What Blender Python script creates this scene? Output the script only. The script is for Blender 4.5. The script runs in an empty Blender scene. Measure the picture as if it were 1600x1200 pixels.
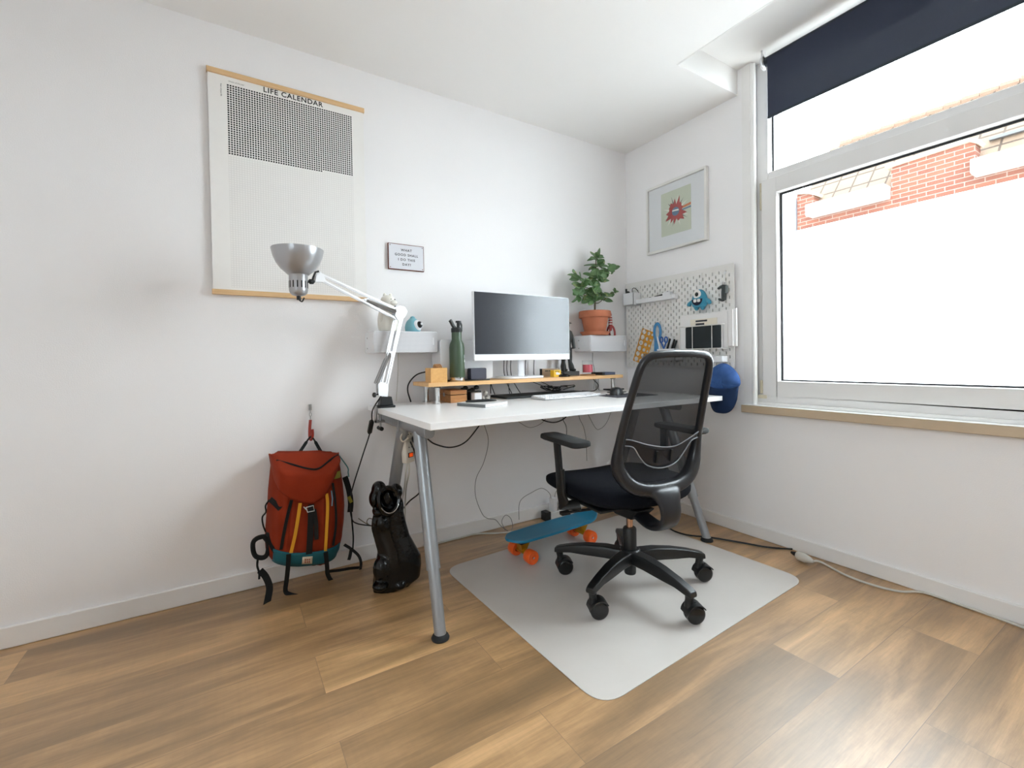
import bpy, math, random
from mathutils import Vector, Matrix
sc = bpy.context.scene
COL = sc.collection
random.seed(7)

# ------------------------------------------------------------------ camera
CAMP = Vector((-2.31876, -2.20436, 0.95))
WR = Matrix(((0.84716377, -0.53109328, -0.01592098), (-0.02189523, -0.00495557, -0.99974799), (0.53088055, 0.84729886, -0.01582659)))
FPX, CX, CY = 706.527, 800.0, 572.3
cd = bpy.data.cameras.new('camera')
cam = bpy.data.objects.new('camera', cd)
COL.objects.link(cam)
cd.sensor_fit = 'HORIZONTAL'
cd.sensor_width = 36.0
cd.lens = FPX * 36.0 / 1600.0
cd.shift_y = (CY - 600.0) / 1600.0
cd.clip_start = 0.02
cd.clip_end = 200
R3 = Matrix((WR[0], -WR[1], -WR[2])).transposed()
cam.matrix_world = Matrix.Translation(CAMP) @ R3.to_4x4()
sc.camera = cam

def ray(px, py):
    return WR.transposed() @ Vector(((px - CX) / FPX, (py - CY) / FPX, 1.0))
def ux(px, py, x):
    r = ray(px, py); return CAMP + r * ((x - CAMP.x) / r.x)
def uy(px, py, y):
    r = ray(px, py); return CAMP + r * ((y - CAMP.y) / r.y)
def uz(px, py, z):
    r = ray(px, py); return CAMP + r * ((z - CAMP.z) / r.z)

# ------------------------------------------------------------------ world, light, exposure
w = bpy.data.worlds.new('overcast_sky'); sc.world = w; w.use_nodes = True
wt = w.node_tree
bg = wt.nodes['Background']
bg.inputs[0].default_value = (0.86, 0.93, 1.0, 1)
def N(kind): return wt.nodes.new(kind)
_tc = N('ShaderNodeTexCoord'); _dot = N('ShaderNodeVectorMath'); _dot.operation = 'DOT_PRODUCT'
_dot.inputs[1].default_value = Vector((.84, -.12, .52)).normalized()
wt.links.new(_tc.outputs['Generated'], _dot.inputs[0])
def wm(op, a, b):
    o = N('ShaderNodeMath'); o.operation = op
    for i, v in enumerate((a, b)):
        if isinstance(v, (int, float)): o.inputs[i].default_value = v
        else: wt.links.new(v, o.inputs[i])
    return o.outputs[0]
# thin bright cloud: the hazy sun is a broad glow beyond the window, the rest of the sky is dimmer, save a second glow added as fill light
_lobe = wm('POWER', wm('MAXIMUM', _dot.outputs['Value'], 0.0), 3.0)
_dot2 = N('ShaderNodeVectorMath'); _dot2.operation = 'DOT_PRODUCT'; _dot2.inputs[1].default_value = Vector((-.93, -.25, .3)).normalized()
wt.links.new(_tc.outputs['Generated'], _dot2.inputs[0])
_fill_lobe = wm('POWER', wm('MAXIMUM', _dot2.outputs['Value'], 0.0), 3.0)
wt.links.new(wm('ADD', wm('ADD', wm('MULTIPLY', _lobe, 5.3), wm('MULTIPLY', _fill_lobe, 0.8)), 0.2), bg.inputs[1])
w.cycles.sampling_method = 'MANUAL'; w.cycles.sample_map_resolution = 512
sc.view_settings.view_transform = 'Standard'
sc.view_settings.look = 'None'
sc.view_settings.exposure = 3.18
sc.view_settings.gamma = 1.0
sc.view_settings.use_curve_mapping = False
sc.cycles.use_denoising = True
sc.cycles.max_bounces = 10
sc.cycles.diffuse_bounces = 6
sc.cycles.transparent_max_bounces = 12
sc.cycles.caustics_reflective = False
sc.cycles.caustics_refractive = False
sc.cycles.sample_clamp_indirect = 8.0

def portal(name, y0, y1, z0, z1, x):
    l = bpy.data.lights.new(name, 'AREA'); l.shape = 'RECTANGLE'
    l.size = abs(z1 - z0); l.size_y = abs(y1 - y0)
    l.cycles.is_portal = True
    o = bpy.data.objects.new(name, l); COL.objects.link(o)
    o.location = (x, (y0 + y1) / 2, (z0 + z1) / 2)
    o.rotation_euler = (0, math.radians(90), 0)   # emits toward -x, into the room
    return o
portal('window_daylight', -1.95, -0.93, 0.78, 2.42, 0.16)
_p = portal('fill_window_daylight', -3.14, -1.86, .86, 2.14, -3.42)  # portal of the added fill window
_p.rotation_euler = (0, math.radians(-90), 0)   # emits toward +x

# ------------------------------------------------------------------ materials
def lin(c):
    c = c / 255.0
    return c / 12.92 if c <= 0.04045 else ((c + 0.055) / 1.055) ** 2.4
def rgb(t): return (lin(t[0]), lin(t[1]), lin(t[2]), 1)
MATS = {}
def M(name, col, rough=0.5, metal=0.0, var=0.04, scale=12.0, bump=0.0, bscale=200.0, coat=0.0, spec=0.5, sheen=0.0, emit=None, stretch=None):
    if name in MATS: return MATS[name]
    m = bpy.data.materials.new(name); m.use_nodes = True
    nt = m.node_tree; p = nt.nodes['Principled BSDF']
    tc = nt.nodes.new('ShaderNodeTexCoord'); nz = nt.nodes.new('ShaderNodeTexNoise')
    nz.inputs['Scale'].default_value = scale; nz.inputs['Detail'].default_value = 4
    if stretch:
        mp = nt.nodes.new('ShaderNodeMapping'); mp.inputs['Scale'].default_value = stretch
        nt.links.new(tc.outputs['Object'], mp.inputs[0]); nt.links.new(mp.outputs[0], nz.inputs[0])
    else:
        nt.links.new(tc.outputs['Object'], nz.inputs[0])
    mx = nt.nodes.new('ShaderNodeMix'); mx.data_type = 'RGBA'
    c = rgb(col)
    mx.inputs[6].default_value = tuple(max(0, v * (1 - var * 2)) for v in c[:3]) + (1,)
    mx.inputs[7].default_value = tuple(min(1, v * (1 + var * 2)) for v in c[:3]) + (1,)
    nt.links.new(nz.outputs[0], mx.inputs[0]); nt.links.new(mx.outputs[2], p.inputs['Base Color'])
    p.inputs['Roughness'].default_value = rough; p.inputs['Metallic'].default_value = metal
    p.inputs['Specular IOR Level'].default_value = spec
    p.inputs['Coat Weight'].default_value = coat; p.inputs['Sheen Weight'].default_value = sheen
    if emit:
        p.inputs['Emission Color'].default_value = rgb(emit[0]); p.inputs['Emission Strength'].default_value = emit[1]
    if bump:
        n2 = nt.nodes.new('ShaderNodeTexNoise'); n2.inputs['Scale'].default_value = bscale; n2.inputs['Detail'].default_value = 3
        nt.links.new(tc.outputs['Object'], n2.inputs[0])
        b = nt.nodes.new('ShaderNodeBump'); b.inputs['Strength'].default_value = bump; b.inputs['Distance'].default_value = 0.002
        nt.links.new(n2.outputs[0], b.inputs['Height']); nt.links.new(b.outputs[0], p.inputs['Normal'])
    MATS[name] = m
    return m

class NT:
    """small node helper"""
    def __init__(s, name):
        s.m = bpy.data.materials.new(name); s.m.use_nodes = True; s.t = s.m.node_tree
        s.p = s.t.nodes['Principled BSDF']; s.out = s.t.nodes['Material Output']
        s.tc = s.t.nodes.new('ShaderNodeTexCoord')
    def n(s, kind, **kw):
        o = s.t.nodes.new(kind)
        for k, v in kw.items(): setattr(o, k, v)
        return o
    def l(s, a, b): s.t.links.new(a, b)
    def math(s, op, a, b=None, c=None):
        o = s.n('ShaderNodeMath', operation=op)
        for i, v in enumerate((a, b, c)):
            if v is None: continue
            if isinstance(v, (int, float)): o.inputs[i].default_value = v
            else: s.l(v, o.inputs[i])
        return o.outputs[0]
    def mix(s, f, a, b):
        o = s.n('ShaderNodeMix', data_type='RGBA')
        for i, v in ((0, f), (6, a), (7, b)):
            if isinstance(v, tuple): o.inputs[i].default_value = v
            elif isinstance(v, (int, float)): o.inputs[i].default_value = v
            else: s.l(v, o.inputs[i])
        return o.outputs[2]
    def map(s, scale, loc=(0, 0, 0), rot=(0, 0, 0)):
        o = s.n('ShaderNodeMapping'); o.inputs['Scale'].default_value = scale
        o.inputs['Location'].default_value = loc; o.inputs['Rotation'].default_value = rot
        s.l(s.tc.outputs['Object'], o.inputs[0]); return o.outputs[0]
    def noise(s, vec, scale, detail=4, rough=0.5, dist=0.0):
        o = s.n('ShaderNodeTexNoise'); o.inputs['Scale'].default_value = scale; o.inputs['Detail'].default_value = detail
        o.inputs['Roughness'].default_value = rough; o.inputs['Distortion'].default_value = dist
        s.l(vec, o.inputs[0]); return o.outputs[0]
    def ramp(s, f, stops):
        o = s.n('ShaderNodeValToRGB'); e = o.color_ramp.elements
        while len(e) < len(stops): e.new(0.5)
        for i, (pos, c) in enumerate(stops): e[i].position = pos; e[i].color = c
        s.l(f, o.inputs[0]); return o.outputs[0]

def floor_material():
    k = NT('oak_laminate')
    vec = k.map((1, 1, 1), loc=(0.35, 0.06, 0))
    br = k.n('ShaderNodeTexBrick'); k.l(vec, br.inputs['Vector'])
    br.offset = 0.37; br.offset_frequency = 2; br.squash = 1.0
    br.inputs['Scale'].default_value = 1.0; br.inputs['Brick Width'].default_value = 1.28; br.inputs['Row Height'].default_value = 0.192
    br.inputs['Mortar Size'].default_value = 0.0009; br.inputs['Mortar Smooth'].default_value = 0.3; br.inputs['Bias'].default_value = 0.0
    br.inputs['Color1'].default_value = (0, 0, 0, 1); br.inputs['Color2'].default_value = (1, 1, 1, 1); br.inputs['Mortar'].default_value = (0.5, 0.5, 0.5, 1)
    pid = br.outputs['Color']
    # offset the grain of each plank by its random value
    add = k.n('ShaderNodeVectorMath', operation='MULTIPLY_ADD')
    k.l(pid, add.inputs[0]); add.inputs[1].default_value = (7.3, 3.1, 5.7); k.l(k.tc.outputs['Object'], add.inputs[2])
    def gr(sx, sy, scale, detail, rough, dist):
        mp = k.n('ShaderNodeMapping'); mp.inputs['Scale'].default_value = (sx, sy, 1); k.l(add.outputs[0], mp.inputs[0])
        return k.noise(mp.outputs[0], scale, detail, rough, dist)
    broad = gr(0.75, 5.5, 1.7, 6, 0.62, 0.45)
    grain = gr(0.8, 16.0, 7.0, 8, 0.7, 0.25)
    fine = gr(1.0, 30.0, 22.0, 4, 0.6, 0.0)
    chat = gr(30.0, 1.0, 3.0, 3, 0.5, 0.3)
    base = k.ramp(broad, [(0.30, rgb((138, 108, 70))), (0.45, rgb((160, 125, 82))), (0.55, rgb((184, 145, 98))), (0.68, rgb((210, 168, 118)))])
    tn = k.n('ShaderNodeMix', data_type='RGBA', blend_type='MULTIPLY'); tn.inputs[0].default_value = 1.0
    k.l(base, tn.inputs[6]); k.l(k.ramp(pid, [(0.0, (.86, .84, .82, 1)), (0.5, (1.0, .98, .97, 1)), (1.0, (1.22, 1.21, 1.18, 1))]), tn.inputs[7]); tone = tn.outputs[2]
    g2 = k.ramp(grain, [(0.30, (0.72, 0.70, 0.66, 1)), (0.55, (1, 1, 1, 1)), (0.8, (1.08, 1.06, 1.03, 1))])
    mul = k.n('ShaderNodeMix', data_type='RGBA', blend_type='MULTIPLY'); mul.inputs[0].default_value = 0.75
    k.l(tone, mul.inputs[6]); k.l(g2, mul.inputs[7])
    f2 = k.ramp(fine, [(0.35, (0.86, 0.85, 0.83, 1)), (0.6, (1, 1, 1, 1))])
    mul2 = k.n('ShaderNodeMix', data_type='RGBA', blend_type='MULTIPLY'); mul2.inputs[0].default_value = 0.6
    k.l(mul.outputs[2], mul2.inputs[6]); k.l(f2, mul2.inputs[7])
    c2 = k.ramp(chat, [(0.35, (0.9, 0.9, 0.9, 1)), (0.6, (1, 1, 1, 1))])
    mul3 = k.n('ShaderNodeMix', data_type='RGBA', blend_type='MULTIPLY'); mul3.inputs[0].default_value = 0.4
    k.l(mul2.outputs[2], mul3.inputs[6]); k.l(c2, mul3.inputs[7])
    fin = k.mix(k.math('MULTIPLY', br.outputs['Fac'], .7), mul3.outputs[2], rgb((110, 84, 58)))
    k.l(fin, k.p.inputs['Base Color'])
    k.l(k.math('MULTIPLY_ADD', grain, 0.14, 0.38), k.p.inputs['Roughness'])
    k.p.inputs['Specular IOR Level'].default_value = 1.0
    k.p.inputs['Coat Weight'].default_value = 0.8; k.p.inputs['Coat Roughness'].default_value = 0.42
    b = k.n('ShaderNodeBump'); b.inputs['Strength'].default_value = 0.25; b.inputs['Distance'].default_value = 0.001
    k.l(k.math('SUBTRACT', fine, k.math('MULTIPLY', br.outputs['Fac'], 2.0)), b.inputs['Height']); k.l(b.outputs[0], k.p.inputs['Normal'])
    return k.m

def glass_material(name='window_glass', tint=(0.96, 0.98, 0.97, 1)):
    k = NT(name)
    tr = k.n('ShaderNodeBsdfTransparent'); tr.inputs[0].default_value = tint
    gl = k.n('ShaderNodeBsdfGlossy'); gl.inputs['Roughness'].default_value = 0.02
    lw = k.n('ShaderNodeLayerWeight'); lw.inputs[0].default_value = 0.5
    fr = k.math('MULTIPLY_ADD', k.math('POWER', lw.outputs['Facing'], 5.0), 0.9, 0.03)
    mx = k.n('ShaderNodeMixShader'); k.l(fr, mx.inputs[0]); k.l(tr.outputs[0], mx.inputs[1]); k.l(gl.outputs[0], mx.inputs[2])
    k.l(mx.outputs[0], k.out.inputs[0]); return k.m

def film_material():
    k = NT('frosted_window_film')
    tl = k.n('ShaderNodeBsdfTranslucent'); tl.inputs[0].default_value = (0.93, 0.94, 0.95, 1)
    tr = k.n('ShaderNodeBsdfTransparent')
    nz = k.noise(k.tc.outputs['Object'], 400, 2)
    mx = k.n('ShaderNodeMixShader'); k.l(k.math('MULTIPLY_ADD', nz, 0.06, 0.22), mx.inputs[0])
    k.l(tl.outputs[0], mx.inputs[1]); k.l(tr.outputs[0], mx.inputs[2]); k.l(mx.outputs[0], k.out.inputs[0]); return k.m

def see_through(name, col, alpha, rough=0.6, scale=300.0):
    k = NT(name)
    nz = k.noise(k.tc.outputs['Object'], scale, 2)
    k.l(k.mix(nz, tuple(v * 0.9 for v in rgb(col)[:3]) + (1,), rgb(col)), k.p.inputs['Base Color'])
    k.p.inputs['Roughness'].default_value = rough
    tr = k.n('ShaderNodeBsdfTransparent')
    mx = k.n('ShaderNodeMixShader'); mx.inputs[0].default_value = alpha
    k.l(tr.outputs[0], mx.inputs[1]); k.l(k.p.outputs[0], mx.inputs[2]); k.l(mx.outputs[0], k.out.inputs[0]); return k.m

def wood(name, c1, c2, sx=1, sy=12, sz=12, rough=0.45):
    if name in MATS: return MATS[name]
    k = NT(name)
    v = k.map((sx, sy, sz))
    g = k.noise(v, 5.0, 6, 0.6, 0.6)
    k.l(k.ramp(g, [(0.3, rgb(c1)), (0.7, rgb(c2))]), k.p.inputs['Base Color'])
    k.p.inputs['Roughness'].default_value = rough
    MATS[name] = k.m
    return k.m

def brick_material():
    k = NT('red_brickwork')
    sx = k.n('ShaderNodeSeparateXYZ'); k.l(k.tc.outputs['Object'], sx.inputs[0])
    cb = k.n('ShaderNodeCombineXYZ'); k.l(sx.outputs[1], cb.inputs[0]); k.l(sx.outputs[2], cb.inputs[1])
    br = k.n('ShaderNodeTexBrick'); k.l(cb.outputs[0], br.inputs['Vector'])
    br.inputs['Scale'].default_value = 1; br.inputs['Brick Width'].default_value = 0.24; br.inputs['Row Height'].default_value = 0.078
    br.inputs['Mortar Size'].default_value = 0.007
    br.inputs['Color1'].default_value = rgb((150, 90, 70)); br.inputs['Color2'].default_value = rgb((128, 74, 60)); br.inputs['Mortar'].default_value = rgb((165, 150, 140))
    nz = k.noise(k.tc.outputs['Object'], 2.5, 4)
    k.l(k.mix(k.math('MULTIPLY', nz, 0.35), br.outputs[0], rgb((150, 116, 100))), k.p.inputs['Base Color'])
    k.p.inputs['Roughness'].default_value = 0.9
    return k.m

def tile_material():
    k = NT('roof_tiles')
    sx = k.n('ShaderNodeSeparateXYZ'); k.l(k.tc.outputs['Object'], sx.inputs[0])
    a = k.math('FRACT', k.math('MULTIPLY', sx.outputs[1], 3.4))
    row = k.math('FRACT', k.math('MULTIPLY', sx.outputs[2], 3.6))
    d = k.math('MAXIMUM', k.math('GREATER_THAN', a, 0.9), k.math('GREATER_THAN', row, 0.88))
    nz = k.noise(k.tc.outputs['Object'], 3, 3)
    c = k.mix(nz, rgb((150, 128, 108)), rgb((128, 106, 90)))
    k.l(k.mix(d, c, rgb((84, 70, 60))), k.p.inputs['Base Color']); k.p.inputs['Roughness'].default_value = 0.85
    return k.m

def poster_material(x0, z0, cols, rows, px, pz, filled_rows, last_cols):
    """paper printed with a grid of small squares; the first rows are filled in"""
    k = NT('poster_print')
    s = k.n('ShaderNodeSeparateXYZ'); k.l(k.tc.outputs['Object'], s.inputs[0])
    gx = k.math('MULTIPLY', k.math('SUBTRACT', s.outputs[0], x0), 1 / px)
    gz = k.math('MULTIPLY', k.math('SUBTRACT', z0, s.outputs[2]), 1 / pz)
    fx = k.math('FRACT', gx); fz = k.math('FRACT', gz)
    ax = k.math('ABSOLUTE', k.math('SUBTRACT', fx, 0.5)); az = k.math('ABSOLUTE', k.math('SUBTRACT', fz, 0.5))
    mxd = k.math('MAXIMUM', ax, az)
    sq = k.math('LESS_THAN', mxd, 0.345)
    inner = k.math('LESS_THAN', mxd, 0.22)
    ins = k.math('MULTIPLY', k.math('MULTIPLY', k.math('GREATER_THAN', gx, 0), k.math('LESS_THAN', gx, cols)),
                 k.math('MULTIPLY', k.math('GREATER_THAN', gz, 0), k.math('LESS_THAN', gz, rows)))
    full = k.math('LESS_THAN', gz, filled_rows)
    last = k.math('MULTIPLY', k.math('LESS_THAN', gz, filled_rows + 1), k.math('LESS_THAN', gx, last_cols))
    fil = k.math('MAXIMUM', full, last)
    black = k.math('MULTIPLY', k.math('MULTIPLY', sq, ins), fil)
    outl = k.math('MULTIPLY', k.math('MULTIPLY', k.math('SUBTRACT', 1.0, sq), ins), k.math('SUBTRACT', 1.0, fil))
    nz = k.noise(k.tc.outputs['Object'], 30, 3)
    paper = k.mix(nz, rgb((234, 231, 228)), rgb((238, 236, 232)))
    c = k.mix(k.math('MULTIPLY', outl, 0.16), paper, rgb((150, 146, 142)))
    c = k.mix(black, c, rgb((22, 22, 22)))
    k.l(c, k.p.inputs['Base Color']); k.p.inputs['Roughness'].default_value = 0.7
    return k.m

def grille_material():
    k = NT('woven_speaker_cloth')
    s = k.n('ShaderNodeSeparateXYZ'); k.l(k.tc.outputs['Object'], s.inputs[0])
    a = k.math('ABSOLUTE', k.math('SINE', k.math('MULTIPLY', s.outputs[0], 900)))
    b = k.math('ABSOLUTE', k.math('SINE', k.math('MULTIPLY', s.outputs[2], 900)))
    k.l(k.mix(k.math('MULTIPLY', a, b), rgb((184, 183, 185)), rgb((218, 217, 219))), k.p.inputs['Base Color'])
    k.p.inputs['Roughness'].default_value = 0.9
    return k.m

WALL = M('painted_plaster', (238, 236, 236), 0.75, var=0.012, scale=2.5, bump=0.25, bscale=260)
CEIL = M('ceiling_paint', (240, 238, 236), 0.85, var=0.01, scale=2)
TRIM = M('white_skirting_paint', (234, 232, 230), 0.45, var=0.015)
PVC = M('window_pvc', (226, 224, 222), 0.32, var=0.01)
PVCD = M('beige_hinge_plastic', (206, 196, 172), 0.4)
SEAL = M('black_rubber_seal', (24, 24, 28), 0.6)
STONE = M('beige_stone_sill', (192, 172, 146), 0.35, var=0.06, scale=14)
FLOOR = floor_material()
GLASS = glass_material()
FILM = film_material()
WHITEP = M('white_plastic', (226, 226, 228), 0.35, var=0.01)
WHITEM = M('white_powder_coat', (222, 220, 216), 0.5, var=0.012)
DESKW = M('white_desk_laminate', (232, 230, 229), 0.3, var=0.008)
BLACKP = M('black_plastic', (15, 17, 18), 0.45, var=0.08, bump=0.15, bscale=600)
BLACKG = M('black_gloss_plastic', (14, 15, 16), 0.2)
RUBBER = M('black_rubber', (26, 27, 28), 0.75)
GREYM = M('silver_grey_lacquer', (150, 153, 156), 0.35, metal=0.5, var=0.03)
CHROME = M('polished_chrome', (205, 205, 205), 0.14, metal=1.0, var=0.02)
STEEL = M('brushed_steel', (176, 176, 176), 0.32, metal=1.0, var=0.05)
BAMBOO = wood('light_bamboo', (212, 164, 108), (228, 184, 130), 1.2, 18, 18)
BAMBOO2 = wood('bamboo_box', (206, 152, 88), (222, 172, 106), 14, 1.5, 14)
CORK = wood('coaster_wood', (170, 118, 70), (200, 146, 92), 6, 6, 6)
FABRIC = M('black_seat_fabric', (14, 16, 23), 0.95, var=0.2, scale=260, bump=0.5, bscale=900, spec=0.15)
CABLEW = M('white_cable', (205, 202, 194), 0.5)
CABLEB = M('black_cable', (20, 20, 20), 0.5)
CABLEG = M('grey_cable', (120, 118, 116), 0.5)

# ------------------------------------------------------------------ geometry helpers
def V(*a): return Vector(a)
class G:
    def __init__(s): s.v = []; s.f = []
    def add(s, vs, fs):
        o = len(s.v); s.v += [Vector(p) for p in vs]; s.f += [tuple(i + o for i in f) for f in fs]; return s
    def box(s, x0, x1, y0, y1, z0, z1, mat=None):
        vs = [Vector(p) for p in ((x0, y0, z0), (x1, y0, z0), (x1, y1, z0), (x0, y1, z0), (x0, y0, z1), (x1, y0, z1), (x1, y1, z1), (x0, y1, z1))]
        if mat: vs = [mat @ p for p in vs]
        return s.add(vs, [(0, 3, 2, 1), (4, 5, 6, 7), (0, 1, 5, 4), (1, 2, 6, 5), (2, 3, 7, 6), (3, 0, 4, 7)])
    def tube(s, path, r, n=10, cap=True):
        path = [Vector(p) for p in path]; k = len(path)
        rs = r if isinstance(r, (list, tuple)) else [r] * k
        up = None; vs = []
        for i, p in enumerate(path):
            t = (path[min(i + 1, k - 1)] - path[max(i - 1, 0)])
            if t.length < 1e-9: t = Vector((0, 0, 1))
            t.normalize()
            if up is None:
                a = Vector((0, 0, 1)) if abs(t.z) < 0.9 else Vector((1, 0, 0))
                up = (a - t * a.dot(t)).normalized()
            else:
                up = (up - t * up.dot(t))
                up = up.normalized() if up.length > 1e-6 else t.orthogonal().normalized()
            sd = t.cross(up)
            for j in range(n):
                a = 2 * math.pi * j / n
                vs.append(p + (up * math.cos(a) + sd * math.sin(a)) * rs[i])
        fs = [(i * n + j, i * n + (j + 1) % n, (i + 1) * n + (j + 1) % n, (i + 1) * n + j) for i in range(k - 1) for j in range(n)]
        if cap: fs += [tuple(range(n))[::-1], tuple(range((k - 1) * n, k * n))]
        return s.add(vs, fs)
    def cyl(s, p0, p1, r0, r1=None, n=24): return s.tube([p0, p1], [r0, r0 if r1 is None else r1], n)
    def sweep(s, path, a, b, up, n=4, closed=False, pw=2.0, cap=True):
        """section of half width a (across) and half thickness b (along up)"""
        path = [Vector(p) for p in path]; k = len(path); vs = []
        A = a if isinstance(a, (list, tuple)) else [a] * k
        B = b if isinstance(b, (list, tuple)) else [b] * k
        for i, p in enumerate(path):
            if closed: t = path[(i + 1) % k] - path[(i - 1) % k]
            else: t = path[min(i + 1, k - 1)] - path[max(i - 1, 0)]
            t.normalize()
            u = Vector(up[i]) if isinstance(up, list) else Vector(up)
            sd = t.cross(u)
            if sd.length < 1e-6: sd = t.orthogonal()
            sd.normalize(); u = sd.cross(t).normalized()
            if n == 4:
                for ca, cb in ((1, 1), (-1, 1), (-1, -1), (1, -1)): vs.append(p + sd * A[i] * ca + u * B[i] * cb)
            else:
                for j in range(n):
                    q = 2 * math.pi * j / n; c, d = math.cos(q), math.sin(q)
                    e = 2.0 / pw
                    vs.append(p + sd * A[i] * math.copysign(abs(c) ** e, c) + u * B[i] * math.copysign(abs(d) ** e, d))
        m = k if closed else k - 1
        fs = [(i * n + j, i * n + (j + 1) % n, ((i + 1) % k) * n + (j + 1) % n, ((i + 1) % k) * n + j) for i in range(m) for j in range(n)]
        if cap and not closed: fs += [tuple(range(n))[::-1], tuple(range((k - 1) * n, k * n))]
        return s.add(vs, fs)
    def lathe(s, prof, c=(0, 0, 0), n=32, axis=None, ang=2 * math.pi):
        c = Vector(c); k = len(prof); vs = []
        Q = Vector((0, 0, 1)).rotation_difference(Vector(axis).normalized()).to_matrix() if axis is not None else Matrix.Identity(3)
        for r, z in prof:
            for j in range(n):
                a = ang * j / n; vs.append(c + Q @ Vector((r * math.cos(a), r * math.sin(a), z)))
        fs = [(i * n + j, i * n + (j + 1) % n, (i + 1) * n + (j + 1) % n, (i + 1) * n + j) for i in range(k - 1) for j in range(n)]
        if prof[0][0] > 1e-6: fs.append(tuple(range(n))[::-1])
        if prof[-1][0] > 1e-6: fs.append(tuple(range((k - 1) * n, k * n)))
        return s.add(vs, fs)
    def ell(s, c, r, n=16, m=10, mat=None):
        c = Vector(c); vs = []; 
        for i in range(m + 1):
            ph = math.pi * i / m
            for j in range(n):
                a = 2 * math.pi * j / n
                p = Vector((r[0] * math.sin(ph) * math.cos(a), r[1] * math.sin(ph) * math.sin(a), r[2] * math.cos(ph)))
                if mat: p = mat @ p
                vs.append(c + p)
        return s.add(vs, [(i * n + j, (i + 1) * n + j, (i + 1) * n + (j + 1) % n, i * n + (j + 1) % n) for i in range(m) for j in range(n)])
    def prism(s, poly, fn, h):
        """poly of (a,b), fn(a,b,t) -> point, t 0..1 through thickness h"""
        k = len(poly)
        vs = [fn(a, b, 0.0) for a, b in poly] + [fn(a, b, h) for a, b in poly]
        return s.add(vs, [tuple(range(k))[::-1], tuple(range(k, 2 * k))] + [(i, (i + 1) % k, (i + 1) % k + k, i + k) for i in range(k)])
    def grid(s, fn, nu, nv, wrap=False):
        vs = [fn(i / nu, j / nv) for i in range(nu + 1) for j in range(nv + 1)]
        return s.add(vs, [(i * (nv + 1) + j, (i + 1) * (nv + 1) + j, (i + 1) * (nv + 1) + j + 1, i * (nv + 1) + j + 1) for i in range(nu) for j in range(nv)])

def root_matrix(o):
    while o.parent: o = o.parent
    return Matrix.Translation(o.location) @ Matrix.Rotation(o.rotation_euler.z, 4, 'Z')

def tag(o, label=None, cat=None, group=None, kind=None):
    if label: o['label'] = label
    if cat: o['category'] = cat
    if group: o['group'] = group
    if kind: o['kind'] = kind
    return o

def build(g, name, mat, parent=None, bevel=0.0, seg=2, angle=35, smooth=True, world=True, loc=None, sub=0, solid=0.0, weld=True):
    me = bpy.data.meshes.new(name)
    if parent is not None and world:
        inv = root_matrix(parent).inverted(); vs = [inv @ p for p in g.v]
    elif parent is None and loc is not None and world:
        L = Vector(loc); vs = [p - L for p in g.v]
    else: vs = g.v
    me.from_pydata([tuple(p) for p in vs], [], g.f)
    me.materials.append(mat)
    import bmesh
    bm = bmesh.new(); bm.from_mesh(me)
    if weld: bmesh.ops.remove_doubles(bm, verts=bm.verts, dist=1e-6)
    bmesh.ops.recalc_face_normals(bm, faces=bm.faces)
    bm.to_mesh(me); bm.free()
    if smooth:
        for p in me.polygons: p.use_smooth = True
        me.set_sharp_from_angle(angle=math.radians(angle))
    me.update()
    o = bpy.data.objects.new(name, me); COL.objects.link(o)
    if parent is not None: o.parent = parent
    elif loc is not None: o.location = Vector(loc)
    if solid:
        s = o.modifiers.new('thickness', 'SOLIDIFY'); s.thickness = solid; s.offset = 0
    if bevel:
        b = o.modifiers.new('rounding', 'BEVEL'); b.width = bevel; b.segments = seg; b.limit_method = 'ANGLE'; b.angle_limit = math.radians(angle)
        b.harden_normals = False
    if sub:
        s = o.modifiers.new('subdivision', 'SUBSURF'); s.levels = sub; s.render_levels = sub
    return o

def thing(name, label, cat, loc=(0, 0, 0), rz=0.0, group=None):
    o = bpy.data.objects.new(name, None); COL.objects.link(o)
    o.location = Vector(loc); o.rotation_euler = (0, 0, rz); o.empty_display_size = 0.05
    return tag(o, label, cat, group)

def struct(g, name, mat, parent=None, **kw):
    o = build(g, name, mat, parent, **kw)
    if parent is None: o['kind'] = 'structure'
    return o

def text_mesh(txt, name, mat, parent, org, right, up, size, align='CENTER', space=1.0, depth=0.0002, bold=0.0):
    cu = bpy.data.curves.new(name, 'FONT'); cu.body = txt; cu.size = size; cu.align_x = align; cu.align_y = 'CENTER'
    cu.space_character = space; cu.extrude = depth; cu.offset = bold; cu.resolution_u = 3
    o = bpy.data.objects.new(name, cu); COL.objects.link(o)
    bpy.context.view_layer.update()
    me = bpy.data.meshes.new_from_object(o)
    bpy.data.objects.remove(o)
    r = Vector(right).normalized(); u = Vector(up).normalized(); nn = r.cross(u)
    inv = root_matrix(parent).inverted()
    for v in me.vertices:
        v.co = inv @ (Vector(org) + r * v.co.x + u * v.co.y + nn * v.co.z)
    me.materials.clear(); me.materials.append(mat)
    q = bpy.data.objects.new(name, me); COL.objects.link(q); q.parent = parent
    return q

def spline(pts, n=8):
    """Catmull-Rom through the points"""
    P = [Vector(p) for p in pts]; P = [P[0] * 2 - P[1]] + P + [P[-1] * 2 - P[-2]]
    out = []
    for i in range(1, len(P) - 2):
        for k in range(n):
            t = k / n; a, b, c, d = P[i - 1], P[i], P[i + 1], P[i + 2]
            out.append(0.5 * ((2 * b) + (c - a) * t + (2 * a - 5 * b + 4 * c - d) * t * t + (3 * b - a - 3 * c + d) * t ** 3))
    out.append(P[-2]); return out

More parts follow.
